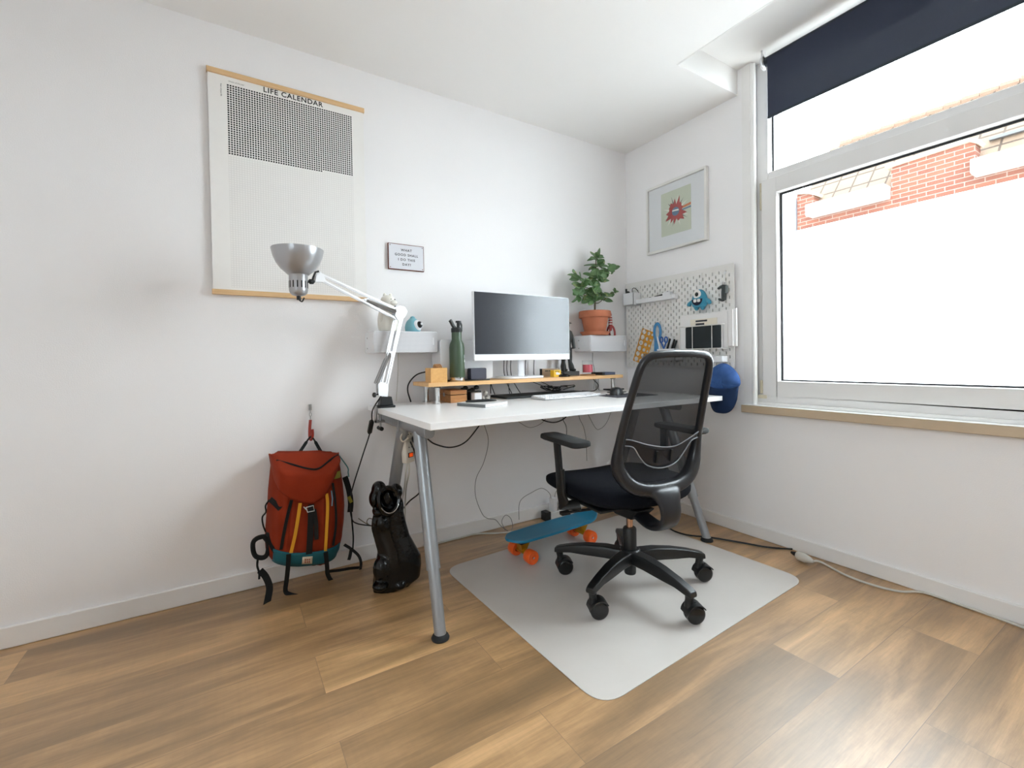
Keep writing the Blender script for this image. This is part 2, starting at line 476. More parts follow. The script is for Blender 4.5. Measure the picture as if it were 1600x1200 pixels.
def rrect(w, h, r, n=5, cx=0, cy=0):
    out = []
    for (sx, sy, a0) in ((1, 1, 0), (-1, 1, 90), (-1, -1, 180), (1, -1, 270)):
        for i in range(n + 1):
            a = math.radians(a0 + 90 * i / n)
            out.append((cx + sx * (w / 2 - r) + r * math.cos(a), cy + sy * (h / 2 - r) + r * math.sin(a)))
    return out

def cable(pts, r, mat, label, cat='cable', group=None, name='cable', n=8):
    P = spline(pts, n); c = sum((Vector(p) for p in P), Vector()) / len(P)
    return tag(build(G().tube(P, r, 7), name, mat, loc=c), label, cat, group)

# ================================================================== THE ROOM
def frame_yz(g, x0, x1, y0, y1, z0, z1, wl, wr_, wb, wt_):
    g.box(x0, x1, y1 - wl, y1, z0, z1); g.box(x0, x1, y0, y0 + wr_, z0, z1)
    g.box(x0, x1, y0 + wr_, y1 - wl, z0, z0 + wb); g.box(x0, x1, y0 + wr_, y1 - wl, z1 - wt_, z1)
    return g
XL, YR = -3.3, -3.6
struct(G().box(XL - .1, 0.35, YR - .1, 0.1, -0.1, 0.0), 'floor', FLOOR)
struct(G().box(XL - .1, 0.3, 0.0, 0.12, 0.0, 2.6), 'wall_back', WALL, loc=(-2, 0, 0))
wr = G()
wr.box(0.0, 0.3, YR, 0.0, 0.0, 0.655)
wr.box(0.0, 0.3, -0.875, 0.0, 0.655, 2.6)
wr.box(0.0, 0.3, YR, -1.985, 0.655, 2.6)
struct(wr, 'wall_right', WALL, loc=(0, -1, 0))
struct(G().box(XL - .1, XL, YR, 0.0, 0.0, .8).box(XL - .1, XL, YR, 0.0, 2.2, 2.6).box(XL - .1, XL, YR, -3.2, .8, 2.2).box(XL - .1, XL, -1.8, 0.0, .8, 2.2), 'wall_left', WALL, loc=(XL, -2, 0))
struct(G().box(XL, 0.3, YR - .1, YR, 0.0, 2.6), 'wall_rear', WALL, loc=(-2, YR, 0))
rw = G(); frame_yz(rw, XL - .09, XL - .02, -3.2, -1.8, .8, 2.2, .05, .05, .05, .05)  # unseen window, added to let fill light into the room
rwo = struct(rw, 'added_fill_window', PVC, loc=(XL, -2.5, .8), bevel=.003)
build(G().box(XL - .06, XL - .056, -3.15, -1.85, .85, 2.15), 'pane', GLASS, rwo)
cg = G().box(XL, -0.49, YR, 0.0, 2.33, 2.6).box(-0.49, 0.0, -0.80, 0.0, 2.33, 2.6).box(-0.49, 0.3, YR, -0.80, 2.46, 2.6)
struct(cg, 'ceiling', CEIL, loc=(-2, -1, 2.33))
struct(G().box(-0.494, -0.486, YR, -0.80, 2.3285, 2.34), 'trim_1', TRIM, loc=(-.49, -2, 2.33))
bb = G().box(XL, -0.014, -0.014, 0.0, 0.0, 0.074)
struct(bb, 'baseboard_back', TRIM, bevel=0.004, loc=(-2, 0, 0))
struct(G().box(-0.014, 0.0, YR, 0.0, 0.0, 0.066), 'baseboard_right', TRIM, bevel=0.004, loc=(0, -2, 0))
struct(G().box(XL, XL + .014, YR, -.014, 0.0, 0.07), 'baseboard_left', TRIM, loc=(XL, -2, 0))
struct(G().box(-0.045, 0.05, -3.42, -0.832, 0.653, 0.692), 'trim_2', STONE, bevel=0.003, loc=(0, -2, .65))
struct(G().box(-0.046, 0.045, -3.42, -0.831, 0.692, 0.6936), 'sill_light_sheet', M('sill_top_painted_light', (240, 239, 236), .35, var=.01), loc=(0, -2, .69))  # white sheet paints the window light falling on the stone sill
struct(G().tube([(.004, -.880, .6936), (.004, -.880, 2.45)], .013, 24), 'trim_4', M('gloss_white_corner_bead', (244, 243, 241), .22, var=.005), loc=(0, -.88, .7), angle=60)
struct(G().box(-0.0015, 0.0, -0.868, -0.823, 0.70, 2.46), 'trim_3', TRIM, loc=(0, -.85, .7))

def window(name, y0, y1, film=True):
    """y1 is the side nearest the room corner"""
    g = G(); frame_yz(g, .045, .13, y0, y1, .692, 2.46, .057, .057, .05, .06)
    g.box(.045, .13, y0 + .057, y1 - .057, 1.825, 1.885)
    fr = struct(g, name, PVC, bevel=.003, loc=(.045, (y0 + y1) / 2, .7))
    build(G().box(.006, .052, y0 + .001, y1 - .001, .6936, .709), 'sill_ledge', PVC, fr, bevel=.002)
    build(G().box(.0205, .050, y0 + .002, y1 - .002, .7085, .7415), 'lower_rail', PVC, fr, bevel=.001)
    s = G(); frame_yz(s, .018, .085, y0 + .03, y1 - .037, .741, 1.842, .073, .075, .077, .077)
    build(s, 'sash', PVC, fr, bevel=.003, world=True)
    lo = (y0 + .105, y1 - .11, .8165, 1.765)
    se = G(); frame_yz(se, .056, .062, lo[0], lo[1], lo[2], lo[3], .011, .010, .009, .009)
    se2 = G(); frame_yz(se2, .083, .088, y0 + .057, y1 - .057, 1.885, 2.40, .010, .008, .003, .006)
    build(se, 'rubber_seal', SEAL, fr); build(se2, 'rubber_seal', SEAL, fr)
    build(G().box(.062, .066, lo[0], lo[1], lo[2], lo[3]), 'lower_pane', GLASS, fr)
    build(G().box(.088, .092, y0 + .057, y1 - .057, 1.885, 2.40), 'upper_pane', GLASS, fr)
    if film: build(G().box(.0605, .0612, lo[0] + .006, lo[1] - .006, lo[2] + .004, 1.558), 'frosted_film', FILM, fr)
    yh = y1 - .03
    build(G().cyl((.03, yh, 1.70), (.03, yh, 1.79), .007, n=12).cyl((.03, yh, 1.792), (.03, yh, 1.835), .0065, n=12), 'hinge', PVCD, fr)
    build(G().box(.012, .03, yh - .008, yh + .004, .752, .82).box(.008, .034, yh - .028, yh + .012, .727, .745), 'hinge', PVCD, fr, bevel=.002)
    return fr

window('window_1', -1.985, -0.875)

# roller blind
bl = thing('roller_blind', 'dark navy roller blind pulled a third of the way down the window', 'blind', (-.03, -1.5, 2.40))
NAVY = see_through('navy_blind_cloth', (46, 52, 70), 0.978, 0.85)
NAVY2 = M('navy_blind_roll', (34, 42, 52), 0.8, var=.05)
build(G().cyl((-.03, -1.995, 2.40), (-.03, -.965, 2.40), .021, n=20), 'roller', NAVY2, bl)
build(G().box(-.0525, -.0515, -1.985, -.985, 2.108, 2.40), 'cloth', NAVY, bl)
build(G().box(-.054, -.050, -1.985, -.985, 2.108, 2.12), 'hem_bar', NAVY2, bl)
for y in (-.955, -2.005):
    br = G()
    br.sweep([(-.03 + .026 * math.cos(a), y, 2.40 + .026 * math.sin(a)) for a in [math.radians(60 + q * 20) for q in range(13)]], .006, .004, (0, 1, 0))
    br.box(-.045, -.015, y - .004, y + .004, 2.39, 2.46)
    build(br, 'bracket', WHITEP, bl)

# ================================================================== OUTSIDE
struct(G().box(.5, 40, -30, 30, -3.3, -3.2), 'ground', M('street_paving', (190, 188, 184), .9, scale=1.5), loc=(10, 0, -3.2))
BR = brick_material(); TL = tile_material()
CREAM = M('cream_coping', (226, 214, 188), .7); GUT = M('white_gutter_board', (190, 190, 190), .5); GREYR = M('grey_render', (205, 200, 192), .8)
hs = thing('brick_house', 'red brick terraced house with tiled roof across the street', 'house', (8, 1, -3.2))
build(G().box(8, 8.3, -1.2, 2.74, -3.2, 3.95), 'brick_wall', BR, hs)
build(G().prism([(0.03, 3.951), (0.03, 4.37), (1.13, 4.34), (1.13, 3.951)], lambda a, b, t: Vector((8 + t, a, b)), .28), 'gable_wall', BR, hs)
gb = G().prism([(2.42, 3.951), (2.42, 4.28), (2.74, 4.36), (2.74, 3.951)], lambda a, b, t: Vector((8 + t, a, b)), .28)
build(gb, 'gable_wall', BR, hs)
build(G().sweep([(8.1, -.02, 4.32), (8.1, .1, 4.40), (8.1, 1.2, 4.36)], .03, .16, (1, 0, 0)), 'coping', CREAM, hs)
cp = G().sweep([(8.1, 2.36, 4.24), (8.1, 2.5, 4.32), (8.1, 2.74, 4.38)], .03, .16, (1, 0, 0))
build(cp, 'coping', CREAM, hs)
rf = G().add([(8.05, -1.2, 3.98), (8.05, 2.74, 3.98), (9.5, 2.74, 5.66), (9.5, -1.2, 5.66), (8.15, -1.2, 3.9), (8.15, 2.74, 3.9), (9.6, 2.74, 5.5), (9.6, -1.2, 5.5)],
              [(0, 1, 2, 3), (4, 7, 6, 5), (0, 4, 5, 1), (1, 5, 6, 2), (2, 6, 7, 3), (3, 7, 4, 0)])
build(rf, 'roof', TL, hs, smooth=False)
rg = G()
for i in range(15):
    y = -1.2 + i * .25; rg.tube([(9.55, y, 5.66), (9.55, y + .24, 5.675)], [.085, .10], 8)
build(rg, 'ridge_tiles', M('ridge_tile', (150, 122, 104), .8), hs)
for (ya, yb) in ((1.14, 2.45), (-1.2, 0.03)):
    b_ = build(G().box(7.7, 8.05, ya, yb, 3.78, 4.0), 'gutter_box', GUT, hs, bevel=.01)
    build(G().box(7.71, 8.0, ya + .01, yb - .01, 3.765, 3.78), 'soffit', GREYR, b_)
sk = build(G().box(8.35, 8.5, -.45, -.05, 4.42, 4.47), 'skylight', M('lead_grey', (120, 122, 124), .5), hs)
nb = thing('pale_house', 'pale rendered neighbouring house at the left of the brick house', 'house', (8, 5, -3.2))
build(G().box(7.9, 12, 2.78, 12, -3.2, 4.30), 'rendered_wall', M('pale_render', (206, 212, 224), .8), nb)
build(G().box(7.75, 12, 2.78, 12, 4.30, 4.42), 'roof_edge', M('roof_edge_white', (236, 236, 236), .6), nb)

# ================================================================== WALL DECORATION
# poster
ps = thing('wall_poster', 'tall framed-by-wood-bars year grid poster with black printed squares at its top', 'poster', (-2.06, 0, 1.235))
PX0, PX1 = uy(329, 300, -.014).x, uy(570, 300, -.014).x
PZ1, PZ0 = 2.144, 1.232
gx0 = uy(356.5, 240, -.014).x; gx1 = uy(551.5, 270, -.014).x
gz1 = uy(357, 131.5, -.014).z; gz0 = uy(355.5, 449, -.014).z
build(G().box(PX0, PX1, -.0146, -.014, PZ0 + .01, PZ1 - .01), 'paper', poster_material(gx0 - ps.location.x, gz1 - ps.location.z, 52, 90, (gx1 - gx0) / 52, (gz1 - gz0) / 90, 30, 38), ps)
for z in (PZ0, PZ1 - .021):
    build(G().box(PX0 - .004, PX1 + .004, -.022, -.004, z, z + .021), 'wooden_bar', wood('pale_maple_bar', (214, 176, 128), (226, 190, 144), 2, 20, 20), ps, bevel=.002)
INK = M('black_ink', (30, 30, 30), .7, var=0)
LINK = M('grey_ink', (120, 118, 116), .7, var=0)
tm = uy(459, 150, -.0147)
text_mesh('LIFE CALENDAR', 'title_lettering', INK, ps, (tm.x, -.0148, uy(459, 152.5, -.0148).z), (1, 0, 0), (0, 0, 1), .030, space=1.12, bold=.0006)
text_mesh('Weeks of the year', 'small_lettering', LINK, ps, (gx0 + .035, -.0148, gz1 + .012), (1, 0, 0), (0, 0, 1), .0075)
text_mesh('Years of your life', 'small_lettering', LINK, ps, (gx0 - .019, -.0148, gz1 - .03), (0, 0, -1), (1, 0, 0), .0075)

# enamel sign
sg = thing('text_sign', 'small white text sign with a copper edge on the wall right of the poster', 'sign', (-1.556, 0, 1.402))
COPPER = M('copper_edge', (120, 66, 50), .35, metal=.7)
build(G().box(-1.648, -1.464, -.012, -.001, 1.401, 1.529), 'backing_plate', COPPER, sg, bevel=.0015)
build(G().box(-1.6445, -1.4675, -.0135, -.012, 1.4045, 1.5255), 'face_plate', M('sign_white_enamel', (216, 217, 222), .3, var=.01), sg)
for i, t_ in enumerate(('WHAT', 'GOOD SHALL', 'I DO THIS', 'DAY?')):
    text_mesh(t_, 'lettering', M('sign_grey_ink', (58, 56, 64), .6), sg, (-1.556, -.0137, 1.4985 - i * .0235), (1, 0, 0), (0, 0, 1), .0165, space=1.22, bold=.0004)
for sx in (-1.6385, -1.4735):
    for sz in (1.411, 1.519): build(G().cyl((sx, -.0135, sz), (sx, -.0155, sz), .0022, n=10), 'screw', COPPER, sg)

# picture frame on the window wall
pf = thing('picture_frame', 'white framed print of a red starburst hanging above the pegboard', 'picture', (0, -.41, 1.6))
fy0, fy1, fz0, fz1 = -.628, -.196, 1.604, 2.02
g = G(); frame_yz(g, -.026, -.002, fy0, fy1, fz0, fz1, .014, .014, .014, .014)
build(g, 'frame', M('white_frame_lacquer', (228, 226, 222), .4), pf, bevel=.002)
build(G().box(-.012, -.004, fy0 + .013, fy1 - .013, fz0 + .013, fz1 - .013), 'mount_board', M('white_mount_board', (222, 224, 226), .8, var=.01), pf)
cy_, cz_ = -.412, 1.826; hw, hh = .107, .132
build(G().box(-.0128, -.012, cy_ - hw, cy_ + hw, cz_ - hh, cz_ + hh), 'print_sheet', M('sage_print', (196, 202, 184), .8, var=.03), pf)
build(G().box(-.0185, -.0175, fy0 + .013, fy1 - .013, fz0 + .013, fz1 - .013), 'glazing', glass_material('picture_glass', (1, 1, 1, 1)), pf)
rnd = random.Random(3)
def star(n, r0, r1, oy, oz, x, jit=.25):
    pts = []
    for i in range(2 * n):
        a = math.pi * i / n + rnd.uniform(-.05, .05)
        r = (r1 if i % 2 == 0 else r0) * (1 + rnd.uniform(-jit, jit)); pts.append((oy + r * math.cos(a), oz + r * 1.15 * math.sin(a)))
    return pts
def flat(poly, x, name, mat): build(G().prism(poly, lambda a, b, t: Vector((x - t, a, b)), .0003), name, mat, pf, smooth=False)
oy, oz = cy_ - .0, cz_ + .0
def spike(ang, ln, wd, r0=.02):
    a = math.radians(ang); d = (math.cos(a), math.sin(a)); n_ = (-d[1], d[0])
    return [(oy + d[0] * r0 + n_[0] * wd, oz + d[1] * r0 + n_[1] * wd), (oy + d[0] * ln, oz + d[1] * ln), (oy + d[0] * r0 - n_[0] * wd, oz + d[1] * r0 - n_[1] * wd)]
DK = M('print_dark', (62, 64, 66), .8); WT = M('print_white', (226, 224, 214), .8); RD = M('print_red', (168, 70, 66), .8, var=.1); OR_ = M('print_orange', (206, 122, 82), .8); BL_ = M('print_blue', (96, 124, 150), .8)
for i, (a, l_, wd) in enumerate(((100, .125, .004), (72, .12, .003), (150, .10, .005), (130, .09, .003), (205, .11, .006), (215, .1, .003), (250, .105, .005), (285, .09, .003), (310, .1, .006), (335, .09, .003), (20, .1, .004), (48, .085, .004), (172, .09, .004))):
    flat(spike(a, min(l_, .10), wd * 1.5), -.0128, 'drawn_spike', WT if i % 2 == 0 else DK)
flat([(cy_ - hw, oz + .012), (cy_ - hw, oz + .026), (oy, oz + .012), (oy, oz)], -.01315, 'orange_band', OR_)
flat([(cy_ - hw, oz - .004), (cy_ - hw, oz + .006), (oy, oz - .002), (oy, oz - .01)], -.01315, 'blue_band', BL_)
flat(star(13, .045, .07, oy, oz, 0), -.0134, 'red_burst', RD)
flat([(oy + .026 * math.cos(q), oz + .026 * math.sin(q)) for q in [2 * math.pi * i / 20 for i in range(20)]], -.0137, 'blue_disc', BL_)
flat([(oy - .024, oz), (oy + .024, oz + .004), (oy + .022, oz + .012), (oy - .02, oz + .010)], -.0140, 'white_stripe', WT)

# ================================================================== DESK
dk = thing('desk', 'white desk on silver grey A-shaped legs in the room corner', 'desk', (-.965, -.42, 0))
DZ = .743
build(G().box(-1.763, -.165, -.806, -.022, DZ - .024, DZ), 'desktop', DESKW, dk, bevel=.0015)
def aframe(x, sgn):
    bm_ = G().sweep([(x, -.055, .690), (x, -.64, .690)], .021, .026, (0, 0, 1), n=16, pw=3)
    bm_.box(x - .03, x + .03, -.09, -.05, .712, .719).box(x - .03, x + .03, -.60, -.55, .712, .719)
    bm_.box(x - .026, x - .022 + .044, -.36, -.335, .655, .719)
    bm_.box(x + (0 if sgn < 0 else -.05), x + (.05 if sgn < 0 else 0), -.62, -.07, .700, .712)
    build(bm_, 'leg_beam', GREYM, dk, bevel=.002)
    for (yt, yb) in ((-.535, -.770), (-.345, -.085)):
        xb = x + sgn * (.026 if sgn < 0 else .038)
        top = Vector((x, yt, .675)); bot = Vector((xb, yb, .012)); mid = top.lerp(bot, .70)
        lg = build(G().cyl(top, mid, .0250, n=28), 'leg', GREYM, dk)
        build(G().cyl(mid, bot, .0205, n=28), 'lower_tube', GREYM, lg)
        build(G().cyl(mid + (top - mid).normalized() * .004, mid - (top - mid).normalized() * .002, .0256, n=28), 'collar', GREYM, lg)
        build(G().lathe([(.030, 0), (.031, .004), (.027, .012), (.020, .018)], (xb, yb, 0), 28), 'foot', RUBBER, lg)
aframe(-1.70, -1); aframe(-.292, 1)
build(G().box(-1.68, -.31, -.43, -.40, .69, .715), 'cross_rail', GREYM, dk)

# ------------------------------------------------------------------ desk riser
rs = thing('desk_riser', 'bamboo riser shelf on chrome posts along the back of the desk', 'shelf', (-.92, -.13, DZ))
RZ = .846
build(G().box(-1.545, -.30, -.245, -.04, RZ - .019, RZ), 'board', BAMBOO, rs, bevel=.0015)
for x in (-1.485, -.345):
    for y in (-.205, -.065):
        lg = build(G().cyl((x, y, DZ + .004), (x, y, RZ - .024), .0125, n=24), 'leg', CHROME, rs)
        build(G().cyl((x, y, DZ), (x, y, DZ + .004), .020, n=24), 'foot_plate', CHROME, lg)
        build(G().cyl((x, y, RZ - .025), (x, y, RZ - .019), .017, n=24), 'top_pad', BLACKP, lg)

# ================================================================== CHAIR MAT
def mat_obj():
    c = [(-.306, -.243), (-.276, -1.250), (-1.481, -1.303), (-1.508, -.301)]
    out = []; r = .085
    for i in range(4):
        p = Vector(c[i]); a = (Vector(c[i - 1]) - p).normalized(); b = (Vector(c[(i + 1) % 4]) - p).normalized()
        for k in range(9):
            t = k / 8; out.append(tuple(p + a * r * (1 - t) ** 2 + b * r * t ** 2))
    g = G().prism(out, lambda a, b, t: Vector((a, b, .0006 + t)), .0018)
    k = NT('frosted_mat_plastic')
    nz = k.noise(k.tc.outputs['Object'], 4, 5, .6)
    k.l(k.mix(nz, rgb((212, 205, 198)), rgb((228, 222, 216))), k.p.inputs['Base Color']); k.p.inputs['Specular IOR Level'].default_value = .9; k.l(k.math('MULTIPLY_ADD', nz, .1, .38), k.p.inputs['Roughness'])
    tr = k.n('ShaderNodeBsdfTransparent'); mx = k.n('ShaderNodeMixShader'); mx.inputs[0].default_value = .82
    k.l(tr.outputs[0], mx.inputs[1]); k.l(k.p.outputs[0], mx.inputs[2]); k.l(mx.outputs[0], k.out.inputs[0])
    o = build(g, 'chair_mat', k.m, loc=(-.9, -.78, 0), smooth=False)
    tag(o, 'translucent grey plastic floor mat with rounded corners under the office chair', 'mat')
mat_obj()

# ================================================================== OFFICE CHAIR (built facing +y in its own space)
MZ = .0024
ch = thing('office_chair', 'black office chair with a mesh back on a five-star wheeled base', 'chair', (-.929, -.882, MZ), math.radians(-7))
def L(g, name, mat, parent=ch, **kw): return build(g, name, mat, parent, world=False, **kw)
CHB = M('chair_black_nylon', (17, 19, 20), .40, var=.06, bump=.12, bscale=700)
CHG = M('chair_back_frame_plastic', (27, 28, 32), .30, var=.05, bump=.08, bscale=700)
# star base: angles of the five legs measured in the room, turned into chair space
base = G()
legang = [math.radians(a + 7) for a in (125.2, 197.5, 265.6, 334.4, 52.5)]
base.lathe([(.034, .108), (.046, .122), (.046, .150), (.036, .160), (.0, .160)], n=28)
L(base, 'hub', CHB)
for a in legang:
    d = Vector((math.cos(a), math.sin(a), 0)); n_ = Vector((-d.y, d.x, 0)); g = G()
    prof = [(.030, .154, .108, .030), (.10, .158, .110, .026), (.18, .152, .108, .023), (.25, .140, .108, .0205), (.305, .126, .100, .019), (.322, .118, .098, .018)]
    vs = []
    for (r, zt, zb, wdt) in prof:
        vs += [d * r + n_ * wdt * .8 + Vector((0, 0, zt)), d * r - n_ * wdt * .8 + Vector((0, 0, zt)), d * r - n_ * wdt + Vector((0, 0, zt - .012)), d * r - n_ * wdt * .9 + Vector((0, 0, zb)), d * r + n_ * wdt * .9 + Vector((0, 0, zb)), d * r + n_ * wdt + Vector((0, 0, zt - .012))]
    k = len(prof)
    g.add(vs, [(i * 6 + j, i * 6 + (j + 1) % 6, (i + 1) * 6 + (j + 1) % 6, (i + 1) * 6 + j) for i in range(k - 1) for j in range(6)] + [tuple(range(6))[::-1], tuple(range((k - 1) * 6, k * 6))])
    g.cyl(d * .305 + Vector((0, 0, .108)), d * .300 + Vector((0, 0, .076)), .0165, .0135, n=16)
    sp = L(g, 'base_leg', CHB, bevel=.003)
    # caster; all of them trail the same way
    ca = math.radians(-25 + 7); o_ = Vector((math.cos(ca), math.sin(ca), 0)); ax = Vector((-o_.y, o_.x, 0))
    p = d * .300; wc = p + o_ * .020 + Vector((0, 0, .034))
    hd = G().cyl(p + Vector((0, 0, .058)), p + Vector((0, 0, .080)), .016, .0145, n=16)
    arc = [wc + o_ * (math.cos(q) * .0365) + Vector((0, 0, math.sin(q) * .0365)) for q in [math.radians(35 + i * 14) for i in range(11)]]
    hd.sweep(arc, .0265, .0022, [(x - wc).normalized() for x in arc])
    hd.box(-.006, .006, -.004, .004, 0, .05, Matrix.Translation(wc + Vector((0, 0, -.01))))
    cs_ = L(hd, 'caster', BLACKP)
    wh = G()
    for s_ in (-1, 1):
        wh.lathe([(.0, .0215), (.022, .0215), (.030, .0195), (.034, .015), (.034, .006), (.030, .003), (0, .003)], wc, 28, axis=ax * s_)
    build(wh, 'wheel', BLACKG, cs_, world=False)
L(G().lathe([(.022, .055), (.024, .060), (.024, .11), (.027, .15), (.0275, .240), (.024, .246), (.0, .246)], n=28), 'gas_column', BLACKP)
L(G().lathe([(.0135, .24), (.0135, .315), (.0, .315)], n=20), 'piston', M('oiled_steel_piston', (196, 160, 138), .2, metal=1.0))
# mechanism
mech = G()
mech.add([(-.05, -.10, .345), (.05, -.10, .345), (.06, .12, .345), (-.06, .12, .345), (-.035, -.05, .295), (.035, -.05, .295), (.035, .05, .290), (-.035, .05, .290)],
         [(0, 1, 2, 3), (4, 7, 6, 5), (0, 4, 5, 1), (1, 5, 6, 2), (2, 6, 7, 3), (3, 7, 4, 0)])
mech.box(-.19, .19, -.06, .26, .345, .358)
L(mech, 'seat_mechanism', BLACKP, bevel=.006)
L(G().cyl((-.03, .05, .325), (-.24, .09, .318), .006, n=10).box(-.275, -.235, .078, .102, .311, .325), 'height_lever', BLACKP, bevel=.002)
# seat cushion
def seatf(u, v):
    a = 2 * math.pi * u; ph = math.pi * v
    e = .55
    cx_, sx_ = math.copysign(abs(math.cos(a)) ** e, math.cos(a)), math.copysign(abs(math.sin(a)) ** e, math.sin(a))
    s_ = math.sin(ph) ** .42; cz = math.cos(ph)
    x = .255 * cx_ * s_; y = .095 + .27 * sx_ * s_
    top = .447 + .018 * (abs(x) / .25) ** 2 + .012 * max(0, -(y - .1) / .25) - .035 * max(0, (y - .12) / .24) ** 2.2
    bot = .362 + .012 * (abs(x) / .25) ** 2
    mid = (top + bot) / 2; h = (top - bot) / 2
    return Vector((x, y, mid + h * math.copysign(abs(cz) ** .7, cz)))
L(G().grid(seatf, 56, 24), 'seat', FABRIC, angle=80)
# arm rests
for s_ in (-1, 1):
    g = G()
    g.sweep([(s_ * .20, .07, .350), (s_ * .262, .085, .352), (s_ * .272, .088, .40), (s_ * .275, .092, .50)], [.030, .030, .026, .024], [.009, .009, .010, .0105], (s_ * .9, 0, .4), n=16, pw=4)
    pst = L(g, 'arm_rest', CHB, angle=50)
    build(G().sweep([(s_ * .275, .090, .44), (s_ * .285, .098, .625)], [.0205, .021], [.0085, .0085], (1, 0, 0), n=16, pw=4), 'arm_post', CHB, pst, world=False)
    pp = [(a, b) for a, b in rrect(.084, .265, .024, 6)]
    pad = G()
    rings = [(.80, 0), (1.0, .006), (1.0, .017), (.95, .022), (.80, .0245)]
    vs = []
    for sc_, z in rings: vs += [(s_ * .300 + a * sc_, .015 + b * (1 - (1 - sc_) * .4), .620 + z) for a, b in pp]
    k = len(pp)
    pad.add(vs, [(i * k + j, i * k + (j + 1) % k, (i + 1) * k + (j + 1) % k, (i + 1) * k + j) for i in range(4) for j in range(k)] + [tuple(range(k))[::-1], tuple(range(4 * k, 5 * k))])
    build(pad, 'arm_pad', RUBBER, pst, world=False, angle=40)
# backrest
def yb(z, x=0.0):
    """depth of the back surface at height z"""
    t = (z - .45) / .5
    return -.175 - .150 * max(0, t - .22) ** 1.2 - .06 * max(0, .16 - t) - .25 * x * x * -1.0
keys = [(-.0, .452), (.075, .457), (.135, .478), (.172, .515), (.190, .565), (.192, .64), (.184, .74), (.174, .83), (.166, .895), (.154, .930), (.125, .951), (.06, .957), (0, .958)]
half = spline([(x, 0, z) for x, z in keys], 6)
loop = [Vector((p.x, 0, p.z)) for p in half] + [Vector((-p.x, 0, p.z)) for p in half[-2:0:-1]]
def ss(a, b, t):
    t = min(1, max(0, (t - a) / (b - a))); return t * t * (3 - 2 * t)
A_, B_ = [], []
for p in loop:
    y = yb(p.z, p.x); p.y = y
    lowk = 1 - ss(.50, .66, p.z)
    A_.append(.0140 + .013 * lowk); B_.append(.014 + .013 * lowk)
bfg = G().sweep(loop, A_, B_, (0, 1, 0), n=20, closed=True, pw=2.6)
# neck: wide band dropping from the rim and curling forward under the seat
nk = [(0, -.172, .470, .110, .018), (0, -.186, .456, .088, .020), (0, -.208, .438, .066, .019), (0, -.226, .405, .050, .014), (0, -.232, .365, .046, .013), (0, -.218, .330, .045, .013), (0, -.180, .306, .044, .012), (0, -.13, .302, .042, .012), (0, -.05, .322, .038, .012)]
pth = spline([n_[:3] for n_ in nk], 6); m_ = len(pth)
def interp(vals, i):
    f = i / (m_ - 1) * (len(vals) - 1); a = int(f); b = min(a + 1, len(vals) - 1); t = f - a; return vals[a] * (1 - t) + vals[b] * t
ups = []
for i in range(m_):
    t = (pth[min(i + 1, m_ - 1)] - pth[max(i - 1, 0)]).normalized(); ups.append(Vector((1, 0, 0)).cross(t))
bfg.sweep(pth, [interp([n_[3] for n_ in nk], i) for i in range(m_)], [interp([n_[4] for n_ in nk], i) for i in range(m_)], ups, n=20, pw=3.2)
bfo = L(bfg, 'back_frame', CHG, angle=60)
rmf = bfo.modifiers.new('one_skin', 'REMESH'); rmf.mode = 'VOXEL'; rmf.voxel_size = .0035; rmf.use_smooth_shade = True
smf = bfo.modifiers.new('soften', 'SMOOTH'); smf.iterations = 14; smf.factor = .6
# mesh cloth
def halfw(z):
    pts = [(k_[1], k_[0]) for k_ in keys]
    for (z0, x0), (z1, x1) in zip(pts, pts[1:]):
        if z0 <= z <= z1: return x0 + (x1 - x0) * (z - z0) / max(1e-6, z1 - z0)
    return 0
MESH = see_through('chair_mesh_cloth', (22, 24, 29), .84, .8)
def meshf(u, v):
    z = .458 + v * .492; hw_ = max(.02, halfw(z) - .004); x = (u * 2 - 1) * hw_
    bulge = .012 * (1 - (u * 2 - 1) ** 2)
    return Vector((x, yb(z, x) + .006 + bulge, z))
L(G().grid(meshf, 16, 30), 'mesh_cloth', MESH, angle=80)
# lumbar support
up_e = spline([(-.176, 0, .655), (-.15, 0, .650), (-.08, 0, .628), (0, 0, .612), (.06, 0, .612), (.12, 0, .632), (.176, 0, .655)], 6)
lo_e = spline([(-.176, 0, .632), (-.14, 0, .622), (-.11, 0, .585), (-.07, 0, .548), (0, 0, .533), (.07, 0, .548), (.11, 0, .585), (.14, 0, .622), (.176, 0, .632)], 6)
def onpath(P, t):
    f = t * (len(P) - 1); a = int(f); b = min(a + 1, len(P) - 1); return P[a].lerp(P[b], f - a)
def lumf(u, v):
    a = onpath(up_e, u); b = onpath(lo_e, u); p = a.lerp(b, v); p.y = yb(p.z, p.x) - .010 - .006 * (1 - (p.x / .18) ** 2); return p
lum = L(G().grid(lumf, 40, 6), 'lumbar_support', see_through('smoked_lumbar_plastic', (34, 36, 42), .82, .3), solid=.003, angle=80)
LG = M('lumbar_edge_plastic', (128, 130, 136), .22)
for P in (up_e, lo_e):
    Q = [Vector((p.x, yb(p.z, p.x) - .013 - .006 * (1 - (p.x / .18) ** 2), p.z)) for p in P]
    build(G().tube(Q, .0024, 8), 'support_rim', LG, lum, world=False)
for x in (-.035, .035):
    Q = [Vector((x, yb(z) - .021, z)) for z in (.555, .60)]
    build(G().sweep(Q, .004, .004, (0, 1, 0)), 'support_rib', BLACKP, lum, world=False)

